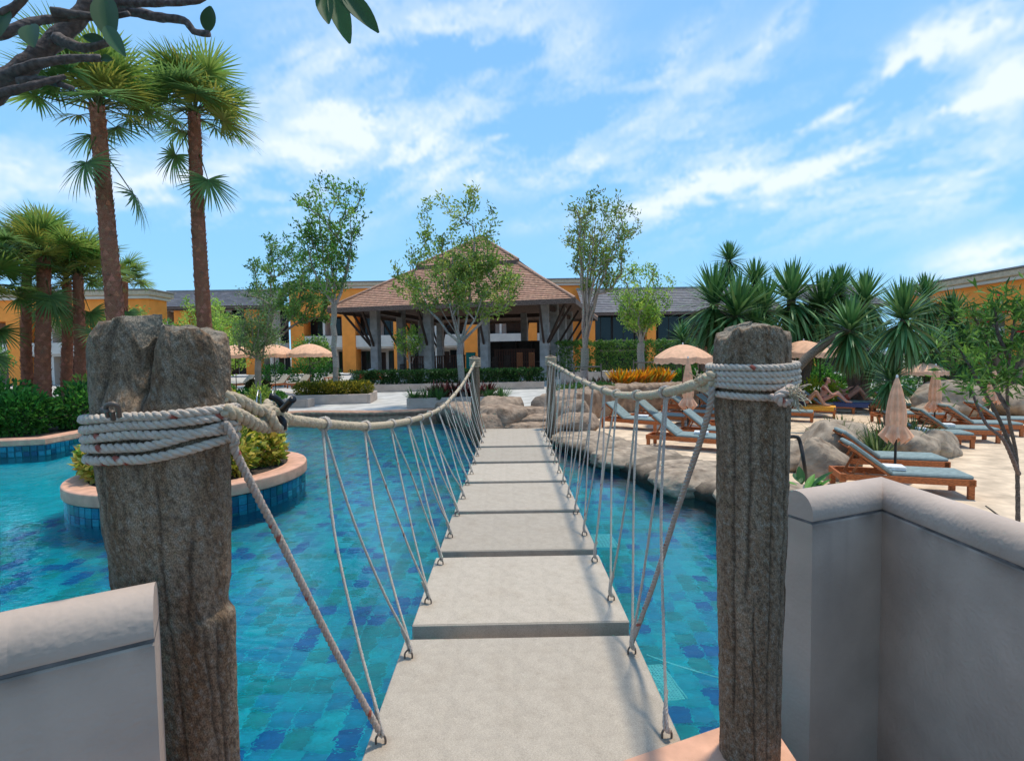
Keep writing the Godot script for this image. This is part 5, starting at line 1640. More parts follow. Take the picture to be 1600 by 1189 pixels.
func build_trees() -> void:
	var fresh := [Color(0.10, 0.19, 0.03), Color(0.07, 0.145, 0.026), Color(0.15, 0.23, 0.045), Color(0.045, 0.10, 0.02)]
	var pale := [Color(0.20, 0.29, 0.045), Color(0.14, 0.23, 0.04), Color(0.26, 0.34, 0.06), Color(0.09, 0.16, 0.03)]
	var grey := [Color(0.105, 0.17, 0.055), Color(0.08, 0.135, 0.045), Color(0.14, 0.20, 0.07), Color(0.06, 0.105, 0.035)]
	var bk := Color(0.36, 0.29, 0.235)
	tree("slender_tree", "tall slender tree rising from the yellow shrubs in the grey box, left of the pavilion", "tree", Vector3(-8.0, 0.2, -23.2), {"seed": 1, "fork": 4.2, "stems": 6, "env": [[Vector3(0.15, 8.2, 0), Vector3(1.75, 2.0, 1.6)], [Vector3(-0.3, 6.3, 0), Vector3(1.35, 1.7, 1.2)]], "tips": 150, "per": 15, "leaf": 0.19, "r": 0.12, "cols": fresh, "bark": bk, "clump": 0.16})
	tree("shade_tree", "broad dark green tree behind the peach parasols at the left", "tree", Vector3(-18.6, 0, -39.0), {"seed": 2, "fork": 3.2, "stems": 7, "env": [[Vector3(1.6, 8.6, 0), Vector3(3.1, 3.0, 2.8)], [Vector3(3.1, 6.4, 0), Vector3(2.2, 2.0, 2.0)]], "tips": 210, "per": 20, "leaf": 0.25, "r": 0.2, "cols": [Color(0.065, 0.135, 0.03), Color(0.045, 0.10, 0.022), Color(0.10, 0.175, 0.04)], "bark": Color(0.2, 0.15, 0.11), "clump": 0.2})
	tree("weeping_tree", "soft grey-green tree with small drooping leaves in front of the leftmost parasols", "tree", Vector3(-13.5, 0.3, -27.2), {"seed": 3, "fork": 1.7, "stems": 7, "env": [[Vector3(0.1, 4.0, 0), Vector3(1.25, 1.9, 1.2)], [Vector3(-0.1, 2.7, 0), Vector3(1.3, 1.1, 1.2)]], "tips": 170, "per": 20, "leaf": 0.13, "r": 0.16, "cols": grey, "bark": Color(0.28, 0.22, 0.17), "rise": -0.25, "clump": 0.2})
	tree("leafy_tree", "wide open-crowned tree with a forked pale trunk in front of the pavilion roof", "tree", Vector3(-2.1, 0.25, -21.0), {"seed": 4, "fork": 2.3, "stems": 9, "env": [[Vector3(-0.1, 6.6, 0), Vector3(1.7, 2.2, 1.6)], [Vector3(-1.1, 5.0, 0), Vector3(1.6, 1.5, 1.4)], [Vector3(1.0, 4.6, 0.2), Vector3(1.5, 1.3, 1.3)]], "tips": 230, "per": 20, "leaf": 0.175, "r": 0.135, "cols": [Color(0.16, 0.215, 0.04), Color(0.11, 0.165, 0.034), Color(0.22, 0.26, 0.06), Color(0.07, 0.115, 0.024)], "bark": Color(0.33, 0.28, 0.235), "clump": 0.17, "flare": 0.18})
	tree("vase_tree", "tall vase-shaped tree with many upright stems right of the pavilion", "tree", Vector3(3.4, 0.3, -24), {"seed": 5, "fork": 2.0, "stems": 13, "env": [[Vector3(0.75, 7.6, 0), Vector3(1.85, 1.75, 1.7)], [Vector3(0.75, 7.6, 0), Vector3(1.85, 1.75, 1.7)], [Vector3(0.6, 5.7, 0), Vector3(1.3, 1.1, 1.2)]], "tips": 200, "per": 13, "leaf": 0.17, "r": 0.19, "cols": [Color(0.125, 0.175, 0.034), Color(0.085, 0.13, 0.028), Color(0.175, 0.215, 0.05)], "bark": Color(0.38, 0.29, 0.225), "spread": 0.55, "flare": -0.12, "clump": 0.16})
	tree("vase_tree", "shorter pale green vase-shaped tree above the orange croton bed", "tree", Vector3(7.05, 0.4, -28), {"seed": 6, "fork": 2.2, "stems": 9, "env": [[Vector3(0.0, 5.1, 0), Vector3(1.8, 1.7, 1.7)], [Vector3(0, 3.8, 0), Vector3(1.2, 0.9, 1.1)]], "tips": 180, "per": 17, "leaf": 0.17, "r": 0.19, "cols": pale, "bark": Color(0.38, 0.31, 0.24), "spread": 0.5, "flare": -0.08, "clump": 0.18})
	tree("small_tree", "small pale green tree standing inside the pavilion's left edge", "tree", Vector3(-7.4, 0, -37), {"seed": 7, "fork": 1.6, "stems": 5, "env": [[Vector3(0, 3.2, 0), Vector3(1.1, 1.1, 1.0)]], "tips": 70, "per": 14, "leaf": 0.18, "r": 0.07, "cols": pale, "clump": 0.15})
	var rest := [[-29.5, -50, 8.2, 3.2, 2.8, "bright green tree beyond the second tall palm trunk"], [-25.8, -46, 6.0, 2.2, 1.9, "yellow-green tree right of the second tall palm trunk"], [-30.0, -41, 6.2, 2.8, 2.3, "light green tree between the two tall palm trunks"], [-25.6, -37, 5.2, 2.2, 2.0, "lower leafy tree behind the fused-log post"], [-36.5, -34, 4.4, 2.4, 2.0, "green tree among the trunks of the fan palms"], [-33.0, -29, 3.6, 2.4, 2.0, "dark green tree at the left edge behind the hedge"], [39, -42, 6.2, 2.6, 2.2, "green tree before the far right orange block"], [24.0, -40, 5.4, 2.0, 1.8, "yellow-green tree below the short slate roof"], [-23.0, -40, 4.2, 2.0, 1.7, "leafy tree left of the tan loungers, before the pale wing"], [-34.5, -47, 5.8, 2.6, 2.2, "light green tree against the left orange block's corner"], [29.5, -36, 5.2, 2.6, 2.2, "lush tree left of the far right orange block"], [-18.0, -46, 4.0, 1.7, 1.5, "green tree behind the tan loungers before the hotel piers"]]
	for k in rest.size():
		var t: Array = rest[k]
		tree("garden_tree", t[5], "tree", Vector3(t[0], 0, t[1]), {"seed": 20 + k, "fork": t[2] * 0.3, "stems": 5, "env": [[Vector3(0, t[2] - t[4], 0), Vector3(t[3], t[4], t[3])]], "tips": 90, "per": 17, "leaf": 0.28, "r": 0.14, "cols": pale if k in [0, 1, 2, 7, 8, 9] else fresh, "clump": 0.3, "group": "garden trees before the hotel"})
	# palms
	make_fronds()
	fan_palm("tall fan palm, its reddish trunk rising behind the left half of the fused-log post", Vector3(-12.7, 0, -16.5), Vector3(-12.99, 10.09, -16.6), 0.235, 2.5, 36, 51, "tall fan palms", 2)
	fan_palm("tall fan palm, the right one of the two tall reddish trunks", Vector3(-11.6, 0, -19.4), Vector3(-11.63, 11.1, -19.4), 0.24, 2.6, 38, 52, "tall fan palms", 2)
	var small := [[40, 400, 21.5, "short fan palm, leftmost of the cluster by the hedge", 2.2, 0.18], [66, 392, 19.5, "short fan palm with the thickest trunk of the cluster by the hedge", 2.3, 0.23], [103, 432, 22.0, "short fan palm third from the left in the cluster by the hedge", 2.0, 0.19], [124, 418, 20.5, "short fan palm nearest the fused-log post in the cluster", 2.1, 0.19], [-20, 430, 18.0, "short fan palm cut by the left edge of the view", 2.0, 0.25], [195, 425, 25.0, "small fan palm crown behind the first tall palm trunk", 1.6, 0.22]]
	var sp := [Vector3(-20.14, 6.16, -21.5), Vector3(-17.63, 5.95, -19.5), Vector3(-18.94, 5.42, -22), Vector3(-17.15, 5.49, -20.5), Vector3(-18.48, 4.62, -18), Vector3(-18.77, 5.85, -25)]
	for k in small.size():
		var s: Array = small[k]
		var tp: Vector3 = sp[k]
		fan_palm(s[3], Vector3(tp.x - 0.15, 0, tp.z + 0.1), tp, s[5], s[4], 26, 60 + k, "short fan palms at the left", 2)
	# yuccas
	make_rosettes()
	yucca("yucca clump with two big heads, behind the peach parasol left of the right post", Vector3(12.46, 0, -33.19), [[Vector3(7.7, 3.97, -19.5), 1.75], [Vector3(8.13, 3.45, -18.5), 1.7], [Vector3(8.69, 5.71, -20.5), 0.85], [Vector3(9.33, 2.74, -19.5), 1.3]], 0.13, 81, "yuccas on the sand deck")
	yucca("large yucca with leaning twin trunks right of the right post", Vector3(12.2, -0.4, -22.4), [[Vector3(11.99, 4.32, -22), 1.9], [Vector3(13.4, 3.91, -22.2), 1.85], [Vector3(13.15, 2.98, -22.8), 1.5]], 0.24, 82, "yuccas on the sand deck")
	yucca("yucca with one long trunk leaning right over the sunbathers", Vector3(8.2, -0.4, -15.8), [[Vector3(10.15, 2.7, -15.4), 1.2]], 0.15, 83, "yuccas on the sand deck", "yucca_tree", 1.8)
	yucca("yucca with a pale trunk right behind the near closed parasol", Vector3(10.8, -0.4, -14.43), [[Vector3(9.94, 2.86, -13), 1.15], [Vector3(9.93, 1.26, -13.4), 0.75]], 0.12, 84, "yuccas on the sand deck")
	yucca("yucca with a dark reddish trunk before the far right orange block", Vector3(17.6, -0.4, -20.4), [[Vector3(17.21, 3.35, -20), 1.15], [Vector3(16.52, 4.11, -20.5), 1.15]], 0.17, 85, "yuccas on the sand deck")
	yucca("pale yucca at the right edge behind the flowering shrub", Vector3(18.6, -0.4, -19.0), [[Vector3(17.73, 2.96, -19), 1.05], [Vector3(18.57, 3.03, -18.5), 1.0]], 0.13, 86, "yuccas on the sand deck")
	yucca("low spiky yucca behind the hedge under the slate roof", Vector3(10.6, 0, -33.5), [[Vector3(11.06, 2.91, -33), 1.5]], 0.15, 87, "yuccas on the sand deck")
	yucca("yucca crowns filling the gap between the leaning yucca and the pale-trunked one", Vector3(14.6, -0.4, -21.6), [[Vector3(14.45, 4.04, -21), 1.5], [Vector3(14.65, 2.08, -20.5), 1.2], [Vector3(14.3, 4.62, -22.5), 1.4]], 0.16, 88, "yuccas on the sand deck")
	yucca("low yucca crowns between the far closed parasol and the orange block", Vector3(15.8, -0.4, -19.4), [[Vector3(15.55, 2.04, -19), 1.1], [Vector3(17.45, 1.66, -19.6), 1.0]], 0.13, 89, "yuccas on the sand deck")
	yucca("shaggy yucca behind the right post, between the two large yucca clumps", Vector3(9.4, -0.4, -20.6), [[Vector3(9.86, 3.75, -20), 1.45], [Vector3(9.95, 4.88, -21), 1.1]], 0.15, 90, "yuccas on the sand deck")
	rng.seed = 9

func stick_tree(o: Node3D, paths: Array, r0: float, m: String, col: Color) -> void:
	for s in paths:
		var mb := MB.new()
		var pts := spline(s, 0.05)
		var rad := PackedFloat32Array()
		for k in pts.size():
			rad.append(lerpf(r0, r0 * 0.45, float(k) / pts.size()) * (1.0 + 0.12 * sin(k * 1.7) * rnd(0.3, 1.0)))
		mb.col = vary(col, 0.2)
		mb.tube(pts, rad, 8)
		put("branch", mb.mesh(), M[m], o)

func big_leaf(o: Node, at: Vector3, tip: Vector3, wid: float, col: Color, face: Vector3) -> void:
	var mb := MB.new()
	var d := tip - at
	var side := d.cross(face).normalized()
	var nn := side.cross(d).normalized()
	var g := PackedVector3Array()
	for y in 9:
		var f := y / 8.0
		var w := wid * pow(sin(PI * pow(clampf(f * 0.96 + 0.02, 0, 1), 0.85)), 0.75) * 0.5
		for x in 5:
			var e := (x - 2) / 2.0
			g.append(at + d * f + side * w * e + nn * (absf(e) * w * 0.35 - 0.05 * d.length() * f * f))
	mb.col = col
	mb.grid(g, 5)
	put("leaf", mb.mesh(), M.waxy, o)

func build_plants() -> void:
	var green := [Color(0.04, 0.15, 0.022), Color(0.07, 0.21, 0.03), Color(0.03, 0.10, 0.018), Color(0.10, 0.26, 0.04)]
	var bl := [[-14.6, -13.7, 1.7, 1.15, "dense green bush at the left edge of the bed behind the terracotta edging"], [-13.5, -14.0, 1.6, 1.25, "dense green bush in the bed below the fan palm cluster"], [-12.9, -15.2, 1.5, 1.3, "dense green bush next to the fused-log post in the left bed"], [-15.6, -15.4, 2.0, 1.5, "taller green bush behind the left bed's front row"], [-12.1, -16.8, 1.4, 1.2, "green bush hidden partly behind the fused-log post"]]
	for k in bl.size():
		var b: Array = bl[k]
		bush("green_bush", b[4], "bush", Vector3(b[0], 0.03, b[1]), Vector3(b[2], b[3], b[2] * 0.9), 900, 0.15, green, 500 + k, "green bushes in the left bed", 0.5)
	bush("yellow_bush", "bright yellow-green bush among the fan palm trunks", "bush", Vector3(-14.3, 0.03, -17.2), Vector3(1.0, 1.5, 1.0), 350, 0.15, [Color(0.25, 0.32, 0.05), Color(0.16, 0.24, 0.04)], 520)
	bush("yellow_bush", "bright yellow-green bush on the plaza edge beside the pool ladder", "bush", Vector3(-9.5, 0.03, -19.2), Vector3(1.0, 1.0, 0.9), 380, 0.15, [Color(0.25, 0.34, 0.05), Color(0.35, 0.38, 0.08), Color(0.14, 0.22, 0.04)], 521)
	# boxes with shrubs on the plaza
	box_planter("grey box planter of yellow and green shrubs by the far pool edge", Vector3(-8.0, 0, -23.3), Vector3(3.3, 0.42, 2.2), 0.12)
	for k in 6:
		bush("golden_shrub", ["golden green shrub at the left corner of the grey box planter", "golden shrub second from the left in the grey box planter", "golden shrub in front of the slender trunk in the grey box", "golden shrub right of the slender trunk in the grey box", "green-gold shrub at the right corner of the grey box planter", "golden shrub at the back of the grey box planter"][k], "shrub", Vector3(-9.15 + (k % 5) * 0.6 + (0.9 if k == 5 else 0.0), 0.36, -22.75 - (k % 5) * 0.06 - (1.0 if k == 5 else 0.0)), Vector3(0.9, 0.62, 1.1), 700, 0.12, [Color(0.24, 0.20, 0.02), Color(0.11, 0.12, 0.018), Color(0.36, 0.28, 0.03), Color(0.07, 0.10, 0.015)], 530 + k, "golden shrubs in the grey box", 0.35)
	box_planter("low grey planter of red cordylines and grass before the leafy tree", Vector3(-2.3, 0, -21.2), Vector3(3.9, 0.4, 2.2), 0.1)
	var red := [Color(0.16, 0.03, 0.028), Color(0.10, 0.018, 0.02), Color(0.22, 0.07, 0.05), Color(0.06, 0.035, 0.02)]
	for k in 6:
		tuft("red_cordyline", ["red cordyline at the left of the leafy tree trunk", "dark red cordyline just left of the leafy tree trunk", "red cordyline in front of the leafy tree trunk", "dark red cordyline just right of the leafy tree trunk", "red cordyline behind the far left bridge post", "small red cordyline right of the far left bridge post"][k], "cordyline", Vector3(-3.2 + k * 0.44, 0.34, -20.9 - 0.3 * (k % 2)), 48, 0.75, 0.085, red, 540 + k, 0.12, "red cordylines before the leafy tree", 0.6)
	for k in 5:
		tuft("grass_tuft", ["green grassy tuft at the left corner of the cordyline planter", "second green tuft in the cordyline planter", "third green tuft in front of the cordylines", "green tuft at the right end of the cordyline planter", "last green tuft beside the plaza rock"][k], "grass", Vector3(-3.9 + [0.0, 0.5, 1.0, 3.0, 3.5][k], 0.3, -20.4 + (0.2 if k < 3 else 0.0)), 80, 0.6, 0.028, [Color(0.10, 0.2, 0.05), Color(0.06, 0.14, 0.03)], 550 + k, 0.2, "grass tufts in the cordyline planter", 0.7)
	for k in 5:
		tuft("red_cordyline", ["bronze cordyline left of the vase-shaped tree", "bronze cordyline in front of the tall vase-shaped tree", "bronze cordyline right of the tall vase-shaped tree", "low bronze cordyline on the rock ledge near the far right post", "low bronze cordyline at the right end of the vase tree bed"][k], "cordyline", Vector3(2.35 + k * 0.5, 0.45, -21.4 - 0.45 * k), 44, 0.6, 0.085, [Color(0.15, 0.05, 0.035), Color(0.20, 0.09, 0.06), Color(0.09, 0.06, 0.025), Color(0.10, 0.12, 0.04)], 560 + k, 0.15, "bronze cordylines under the vase tree", 0.8)
		bush("ground_shrub", ["low green plant at the left of the rock ledge bed", "low green plant below the bronze cordylines", "low green plant in the middle of the rock ledge bed", "low green plant before the plaza strip", "low green plant at the bend of the rock ledge"][k], "plant", Vector3(1.9 + k * 0.5, 0.3, -19.4 - 0.5 * k), Vector3(0.9, 0.55, 0.7), 240, 0.12, [Color(0.05, 0.12, 0.03), Color(0.10, 0.17, 0.05)], 570 + k, "low green plants on the rock ledge")
	for k in 9:
		tuft("orange_croton", ["orange croton at the left end of the croton bed", "second yellow croton of the bed under the pale green tree", "third orange croton, left of the pale tree's stems", "fourth orange croton, in front of the pale tree's stems", "fifth yellow croton of the bed", "sixth orange croton of the bed", "seventh orange croton near the open parasol", "last orange croton left of the open parasol", "orange croton at the back of the bed"][k], "croton", Vector3(4.9 + (k % 8) * 0.37, 0.62, -23.2 - 0.22 * (k % 8) - (0.7 if k == 8 else 0.0)), 75, 0.78, 0.11, [Color(0.75, 0.30, 0.012), Color(0.85, 0.48, 0.02), Color(0.6, 0.17, 0.01), Color(0.30, 0.26, 0.03)], 580 + k, 0.14, "orange crotons under the pale tree", 0.35)
	for k in 5:
		bush("green_bush", ["green bush under the left peach parasols", "green bush between the left parasol poles", "green bush behind the tan loungers", "dark round bush beside the pool ladder planter", "green bush right of the croton bed under the parasol"][k], "bush", [Vector3(-17.5, 0, -37.5), Vector3(-15.6, 0, -37.8), Vector3(-13.8, 0, -38.2), Vector3(-15.2, 0, -30.5), Vector3(8.6, 0.5, -25)][k], Vector3(2.0, 1.7, 1.6) if k < 3 else Vector3(1.3, 0.75, 1.2), 700, 0.16, green if k != 3 else [Color(0.03, 0.045, 0.015), Color(0.05, 0.05, 0.02)], 600 + k)
	for k in 6:
		bush("green_bush", ["green bush left of the weeping tree on the plaza", "green bush at the foot of the weeping tree", "green bush under the leftmost parasol, near the fused-log post", "green bush beside the leftmost tan lounger", "low green bush before the tan loungers at the left", "green bush behind the yellow bush by the ladder"][k], "bush", Vector3([-15.6, -13.9, -19.4, -21.0, -18.0, -11.6][k], 0, [-27.5, -26.9, -33.6, -34.5, -31.5, -24.5][k]), Vector3(1.4, [0.7, 0.4, 0.7, 0.8, 0.6, 0.4][k], 1.1), 420, 0.15, green, 700 + k, "green bushes on the plaza", 0.45)
	# clipped hedge at the right behind the trees
	var hw := thing("hedge_wall", "low grey wall under the long hedge right of the pavilion", "wall", Vector3(10.6, 0, -36))
	box_part("wall_face", Vector3(0, 0.4, 0), Vector3(14.5, 0.8, 0.5), M.render_grey, hw, Basis.IDENTITY, 0.02)
	bush("hedge", "long bright green hedge before the dark glazed wing", "hedge", Vector3(10.6, 0.6, -36.6), Vector3(14.5, 2.3, 1.2), 5200, 0.2, [Color(0.08, 0.17, 0.03), Color(0.05, 0.12, 0.025), Color(0.12, 0.21, 0.04)], 620, "", 0.45, true)
	# plants among the boulders and on the right deck
	var gp := [[8.2, -11.4], [8.9, -11.6], [8.0, -12.4], [9.3, -12.6], [10.2, -12.9], [8.6, -13.2], [7.5, -11.9]]
	for k in gp.size():
		tuft("grass_tuft", ["green grass tuft behind the near closed parasol", "green grass tuft between the boulders and the parasol", "tall grass tuft left of the near closed parasol", "grass tuft at the foot of the pale yucca trunk", "grass tuft beside the right-hand boulders", "darker grass tuft behind the pale yucca trunk", "grass tuft against the large boulder"][k], "grass", Vector3(gp[k][0], -0.42, gp[k][1]), 110, 0.85, 0.03, [Color(0.10, 0.17, 0.05), Color(0.07, 0.12, 0.035), Color(0.16, 0.2, 0.08)], 640 + k, 0.28, "grass tufts among the boulders", 0.9)
	var rb := [[14.5, -24, 2.2, 1.6], [17.5, -25, 2.6, 1.8], [21, -26, 2.6, 2.2], [24.5, -25, 2.8, 2.4], [20.5, -21.5, 2.0, 1.5], [23.5, -20.5, 2.2, 1.9], [28, -27, 3.2, 3.2], [12.0, -26, 2.4, 1.5], [26.5, -22, 2.6, 2.2], [17.0, -30, 3.0, 2.4]]
	for k in rb.size():
		bush("green_bush", ["green bush behind the sunbathers", "green bush behind the far closed parasol", "green bush right of the far open parasol", "tall green bush before the orange block", "green bush beside the pale rocks", "green bush at the right edge behind the last parasol", "large green bush below the orange block's balcony", "green bush behind the rear rock wall by the yucca trunks", "green bush at the right edge below the flowering shrub", "tall green bush between the yucca trunks and the hotel"][k], "bush", Vector3(rb[k][0], -0.42, rb[k][1]), Vector3(rb[k][2], rb[k][3], rb[k][2]), 800, 0.2, green, 660 + k, "green bushes behind the right deck", 0.42)
	bush("yellow_bush", "lime yellow bush behind the sunbathers' heads", "bush", Vector3(12.6, -0.1, -21.0), Vector3(1.8, 1.0, 1.0), 420, 0.14, [Color(0.32, 0.38, 0.03), Color(0.22, 0.3, 0.03)], 680)
	# leafy plant between the right post and the wall
	rng.seed = 33
	var o := thing("leafy_plant", "bright green broad-leaved plant just over the right wall, next to the post", "plant", Vector3(3.63, -0.4, -6.29))
	for k in 26:
		var an := rnd(0, TAU)
		var q := Vector3(cos(an), 0, sin(an)) * rnd(0.0, 0.22) + Vector3(0, rnd(0.1, 0.75), 0)
		big_leaf(o, q, q + Vector3(cos(an) * rnd(0.12, 0.25), rnd(0.02, 0.24), sin(an) * rnd(0.12, 0.25)), rnd(0.08, 0.13), vary([Color(0.06, 0.2, 0.025), Color(0.12, 0.3, 0.04), Color(0.03, 0.10, 0.02)][k % 3], 0.2), Vector3.UP)
	stick_tree(o, [[Vector3.ZERO, Vector3(0.03, 0.4, 0.02), Vector3(0.0, 0.72, 0.05)], [Vector3(0.05, 0, 0), Vector3(-0.08, 0.3, 0.05), Vector3(-0.16, 0.6, 0.05)]], 0.014, "bark", Color(0.08, 0.14, 0.04))
	# flowering shrub at the right edge
	o = thing("flowering_shrub", "thin-branched shrub with narrow leaves and a few red flowers at the right edge", "shrub", Vector3(6.42, -0.4, -6.41))
	var b0 := o.position
	stick_tree(o, [[Vector3.ZERO, Vector3(6.36, 0.59, -6.4) - b0, Vector3(6.13, 1.25, -6.3) - b0, Vector3(6.03, 1.88, -6.2) - b0, Vector3(6.1, 2.5, -6.2) - b0], [Vector3(6.35, 0.59, -6.4) - b0, Vector3(5.91, 1.19, -6.2) - b0, Vector3(5.45, 1.67, -6) - b0, Vector3(5.25, 2.01, -6) - b0], [Vector3(6.13, 1.25, -6.3) - b0, Vector3(6.01, 1.64, -6.4) - b0, Vector3(6.01, 2.13, -6.5) - b0, Vector3(5.83, 2.45, -6.5) - b0], [Vector3(6.13, 1.57, -6.3) - b0, Vector3(6.2, 1.88, -6.2) - b0, Vector3(6.34, 2.34, -6.2) - b0], [Vector3(6.39, 0.42, -6.4) - b0, Vector3(5.71, 0.93, -5.9) - b0, Vector3(5.39, 1.17, -5.8) - b0, Vector3(5.1, 1.62, -5.7) - b0], [Vector3(6.03, 1.88, -6.2) - b0, Vector3(5.88, 2.2, -6.2) - b0, Vector3(5.84, 2.52, -6.2) - b0]], 0.026, "bark", Color(0.12, 0.095, 0.08))
	var lf := MB.new()
	for t in [Vector3(6.1, 2.5, -6.2), Vector3(5.25, 2.01, -6), Vector3(5.83, 2.45, -6.5), Vector3(5.84, 2.52, -6.2), Vector3(6.2, 2.04, -6.2), Vector3(6, 2, -6.2), Vector3(5.91, 2.12, -6.4), Vector3(5.1, 1.62, -5.7), Vector3(5.71, 1.67, -6), Vector3(5.94, 1.59, -6), Vector3(5.66, 1.89, -6.2), Vector3(5.98, 2.48, -6)]:
		for k in 90:
			lf.col = vary([Color(0.10, 0.21, 0.035), Color(0.15, 0.29, 0.05), Color(0.06, 0.14, 0.025)][rng.randi() % 3], 0.3)
			var d := (rdir() + Vector3.UP * 0.3).normalized()
			lf.leaf(t - b0 + rdir() * rnd(0.02, 0.34), d, d.cross(rdir()).normalized(), rnd(0.09, 0.17), rnd(0.022, 0.036))
	put("foliage", lf.mesh(), M.leaves, o)
	for q in [Vector3(5.88, 2.43, -6.1), Vector3(5.99, 2.65, -6.3), Vector3(5.91, 2.33, -6.4), Vector3(5.95, 2.19, -6)]:
		lf = MB.new()
		for k in 5:
			var a := TAU * k / 5
			lf.col = Color(0.5, 0.02, 0.04)
			var d := Vector3(cos(a), 0.4, sin(a)).normalized()
			lf.leaf(Vector3.ZERO, d, d.cross(Vector3.UP).normalized(), 0.05, 0.035)
		put("flower", lf.mesh(), M.leaves, o, q - b0)
	o = thing("bare_branch", "dark bare branch poking up behind the right wall", "branch", Vector3(4.32, -0.4, -4.11))
	b0 = o.position
	stick_tree(o, [[Vector3.ZERO, Vector3(4.69, 0.26, -4.6) - b0, Vector3(4.77, 0.34, -4.9) - b0, Vector3(4.77, 0.42, -5.1) - b0]], 0.016, "bark", Color(0.10, 0.075, 0.06))
	# frangipani branches overhead at the top left
	rng.seed = 14
	o = thing("frangipani_tree", "frangipani tree reaching in from the top left with thick grey branches", "tree", Vector3(-6.2, 0.0, -1.2))
	b0 = o.position
	var fb := Color(0.115, 0.09, 0.08)
	stick_tree(o, [[Vector3.ZERO, Vector3(0.2, 1.8, -0.6), Vector3(0.6, 3.0, -1.2), Vector3(-3.71, 3.25, -3.2) - b0]], 0.17, "bark", fb)
	stick_tree(o, [[Vector3(-3.75, 3.21, -3.2) - b0, Vector3(-3.28, 3.79, -3.4) - b0, Vector3(-3.11, 4.04, -3.5) - b0, Vector3(-2.93, 4.33, -3.6) - b0, Vector3(-2.8, 4.61, -3.7) - b0, Vector3(-2.42, 4.98, -3.8) - b0]], 0.085, "bark", fb)
	stick_tree(o, [[Vector3(-3.23, 3.52, -3.1) - b0, Vector3(-2.99, 3.67, -3.1) - b0, Vector3(-2.78, 3.75, -3.1) - b0, Vector3(-2.61, 3.81, -3.15) - b0, Vector3(-2.47, 3.84, -3.2) - b0], [Vector3(-3.19, 3.97, -3.2) - b0, Vector3(-3.01, 4.01, -3.2) - b0, Vector3(-2.92, 4.13, -3.3) - b0, Vector3(-2.78, 4.21, -3.4) - b0], [Vector3(-2.98, 4.14, -3.5) - b0, Vector3(-2.73, 4.02, -3.4) - b0, Vector3(-2.58, 4.05, -3.4) - b0], [Vector3(-2.79, 4.45, -3.6) - b0, Vector3(-2.62, 4.4, -3.6) - b0, Vector3(-2.4, 4.34, -3.6) - b0, Vector3(-2.2, 4.31, -3.6) - b0, Vector3(-2.14, 4.24, -3.6) - b0, Vector3(-2.03, 4.22, -3.6) - b0]], 0.042, "bark", fb)
	stick_tree(o, [[Vector3(-2.87, 3.96, -3) - b0, Vector3(-2.78, 4.02, -3) - b0, Vector3(-2.68, 4.12, -3) - b0], [Vector3(-2.88, 3.65, -3.1) - b0, Vector3(-2.73, 3.66, -3.1) - b0, Vector3(-2.57, 3.61, -3.1) - b0], [Vector3(-2.63, 4.37, -3.5) - b0, Vector3(-2.33, 4.36, -3.5) - b0, Vector3(-2.04, 4.37, -3.5) - b0, Vector3(-1.95, 4.44, -3.5) - b0], [Vector3(-2.97, 3.52, -3) - b0, Vector3(-2.75, 3.57, -3) - b0, Vector3(-2.61, 3.68, -3.1) - b0], [Vector3(-2.84, 4.18, -3.3) - b0, Vector3(-2.6, 4.21, -3.4) - b0, Vector3(-2.43, 4.23, -3.4) - b0]], 0.03, "bark", fb)
	var fl := [[Vector3(-2.04, 4.23, -3.6), Vector3(-2.02, 4.41, -3.6), 0.10], [Vector3(-2.59, 4.34, -3.4), Vector3(-2.48, 4.01, -3.3), 0.16], [Vector3(-2.51, 4.09, -3.3), Vector3(-2.33, 3.86, -3.2), 0.09], [Vector3(-2.89, 4.04, -3.2), Vector3(-2.79, 3.86, -3.1), 0.12], [Vector3(-2.59, 4.05, -3.4), Vector3(-2.74, 4.1, -3.4), 0.07], [Vector3(-2.47, 3.84, -3.2), Vector3(-2.4, 3.83, -3.2), 0.05], [Vector3(-2.85, 4, -3), Vector3(-2.82, 3.78, -2.9), 0.14]]
	for q in fl: big_leaf(o, q[0] - b0, q[1] - b0, q[2], vary(Color(0.035, 0.085, 0.022), 0.2), Vector3(0.2, 0.1, 1))
	var canopy := MB.new()
	for k in 2600:
		var q := Vector3(rnd(-7.5, 4.5), rnd(4.6, 7.0), rnd(-0.6, 6.5))
		var cl := q.snapped(Vector3(0.9, 0.7, 0.9)) + rdir() * 0.25
		var d := (rdir() + Vector3(0, -0.1, 0)).normalized()
		canopy.col = vary(Color(0.06, 0.14, 0.03), 0.3)
		canopy.leaf(cl - b0, d, d.cross(rdir()).normalized(), rnd(0.25, 0.4), rnd(0.09, 0.13))
	put("foliage", canopy.mesh(), M.leaves, o)
	stick_tree(o, [[Vector3(0.6, 3.0, -1.2), Vector3(2.0, 4.6, 0.8), Vector3(4.5, 5.2, 2.5), Vector3(8.5, 5.6, 3.5)], [Vector3(1.2, 3.8, -0.4), Vector3(3.5, 5.0, 0.6), Vector3(6.5, 5.4, 0.9), Vector3(9.5, 5.7, 1.0)], [Vector3(0.6, 3.0, -1.2), Vector3(0.5, 4.8, 1.5), Vector3(1.0, 5.6, 4.5)]], 0.11, "bark", fb)
	# spray hanging in from above
	stick_tree(o, [[Vector3(-2.42, 4.98, -3.8) - b0, Vector3(-1.68, 5.1, -3.6) - b0, Vector3(-1.08, 4.46, -3.3) - b0, Vector3(-0.99, 4.19, -3.2) - b0]], 0.05, "bark", fb)
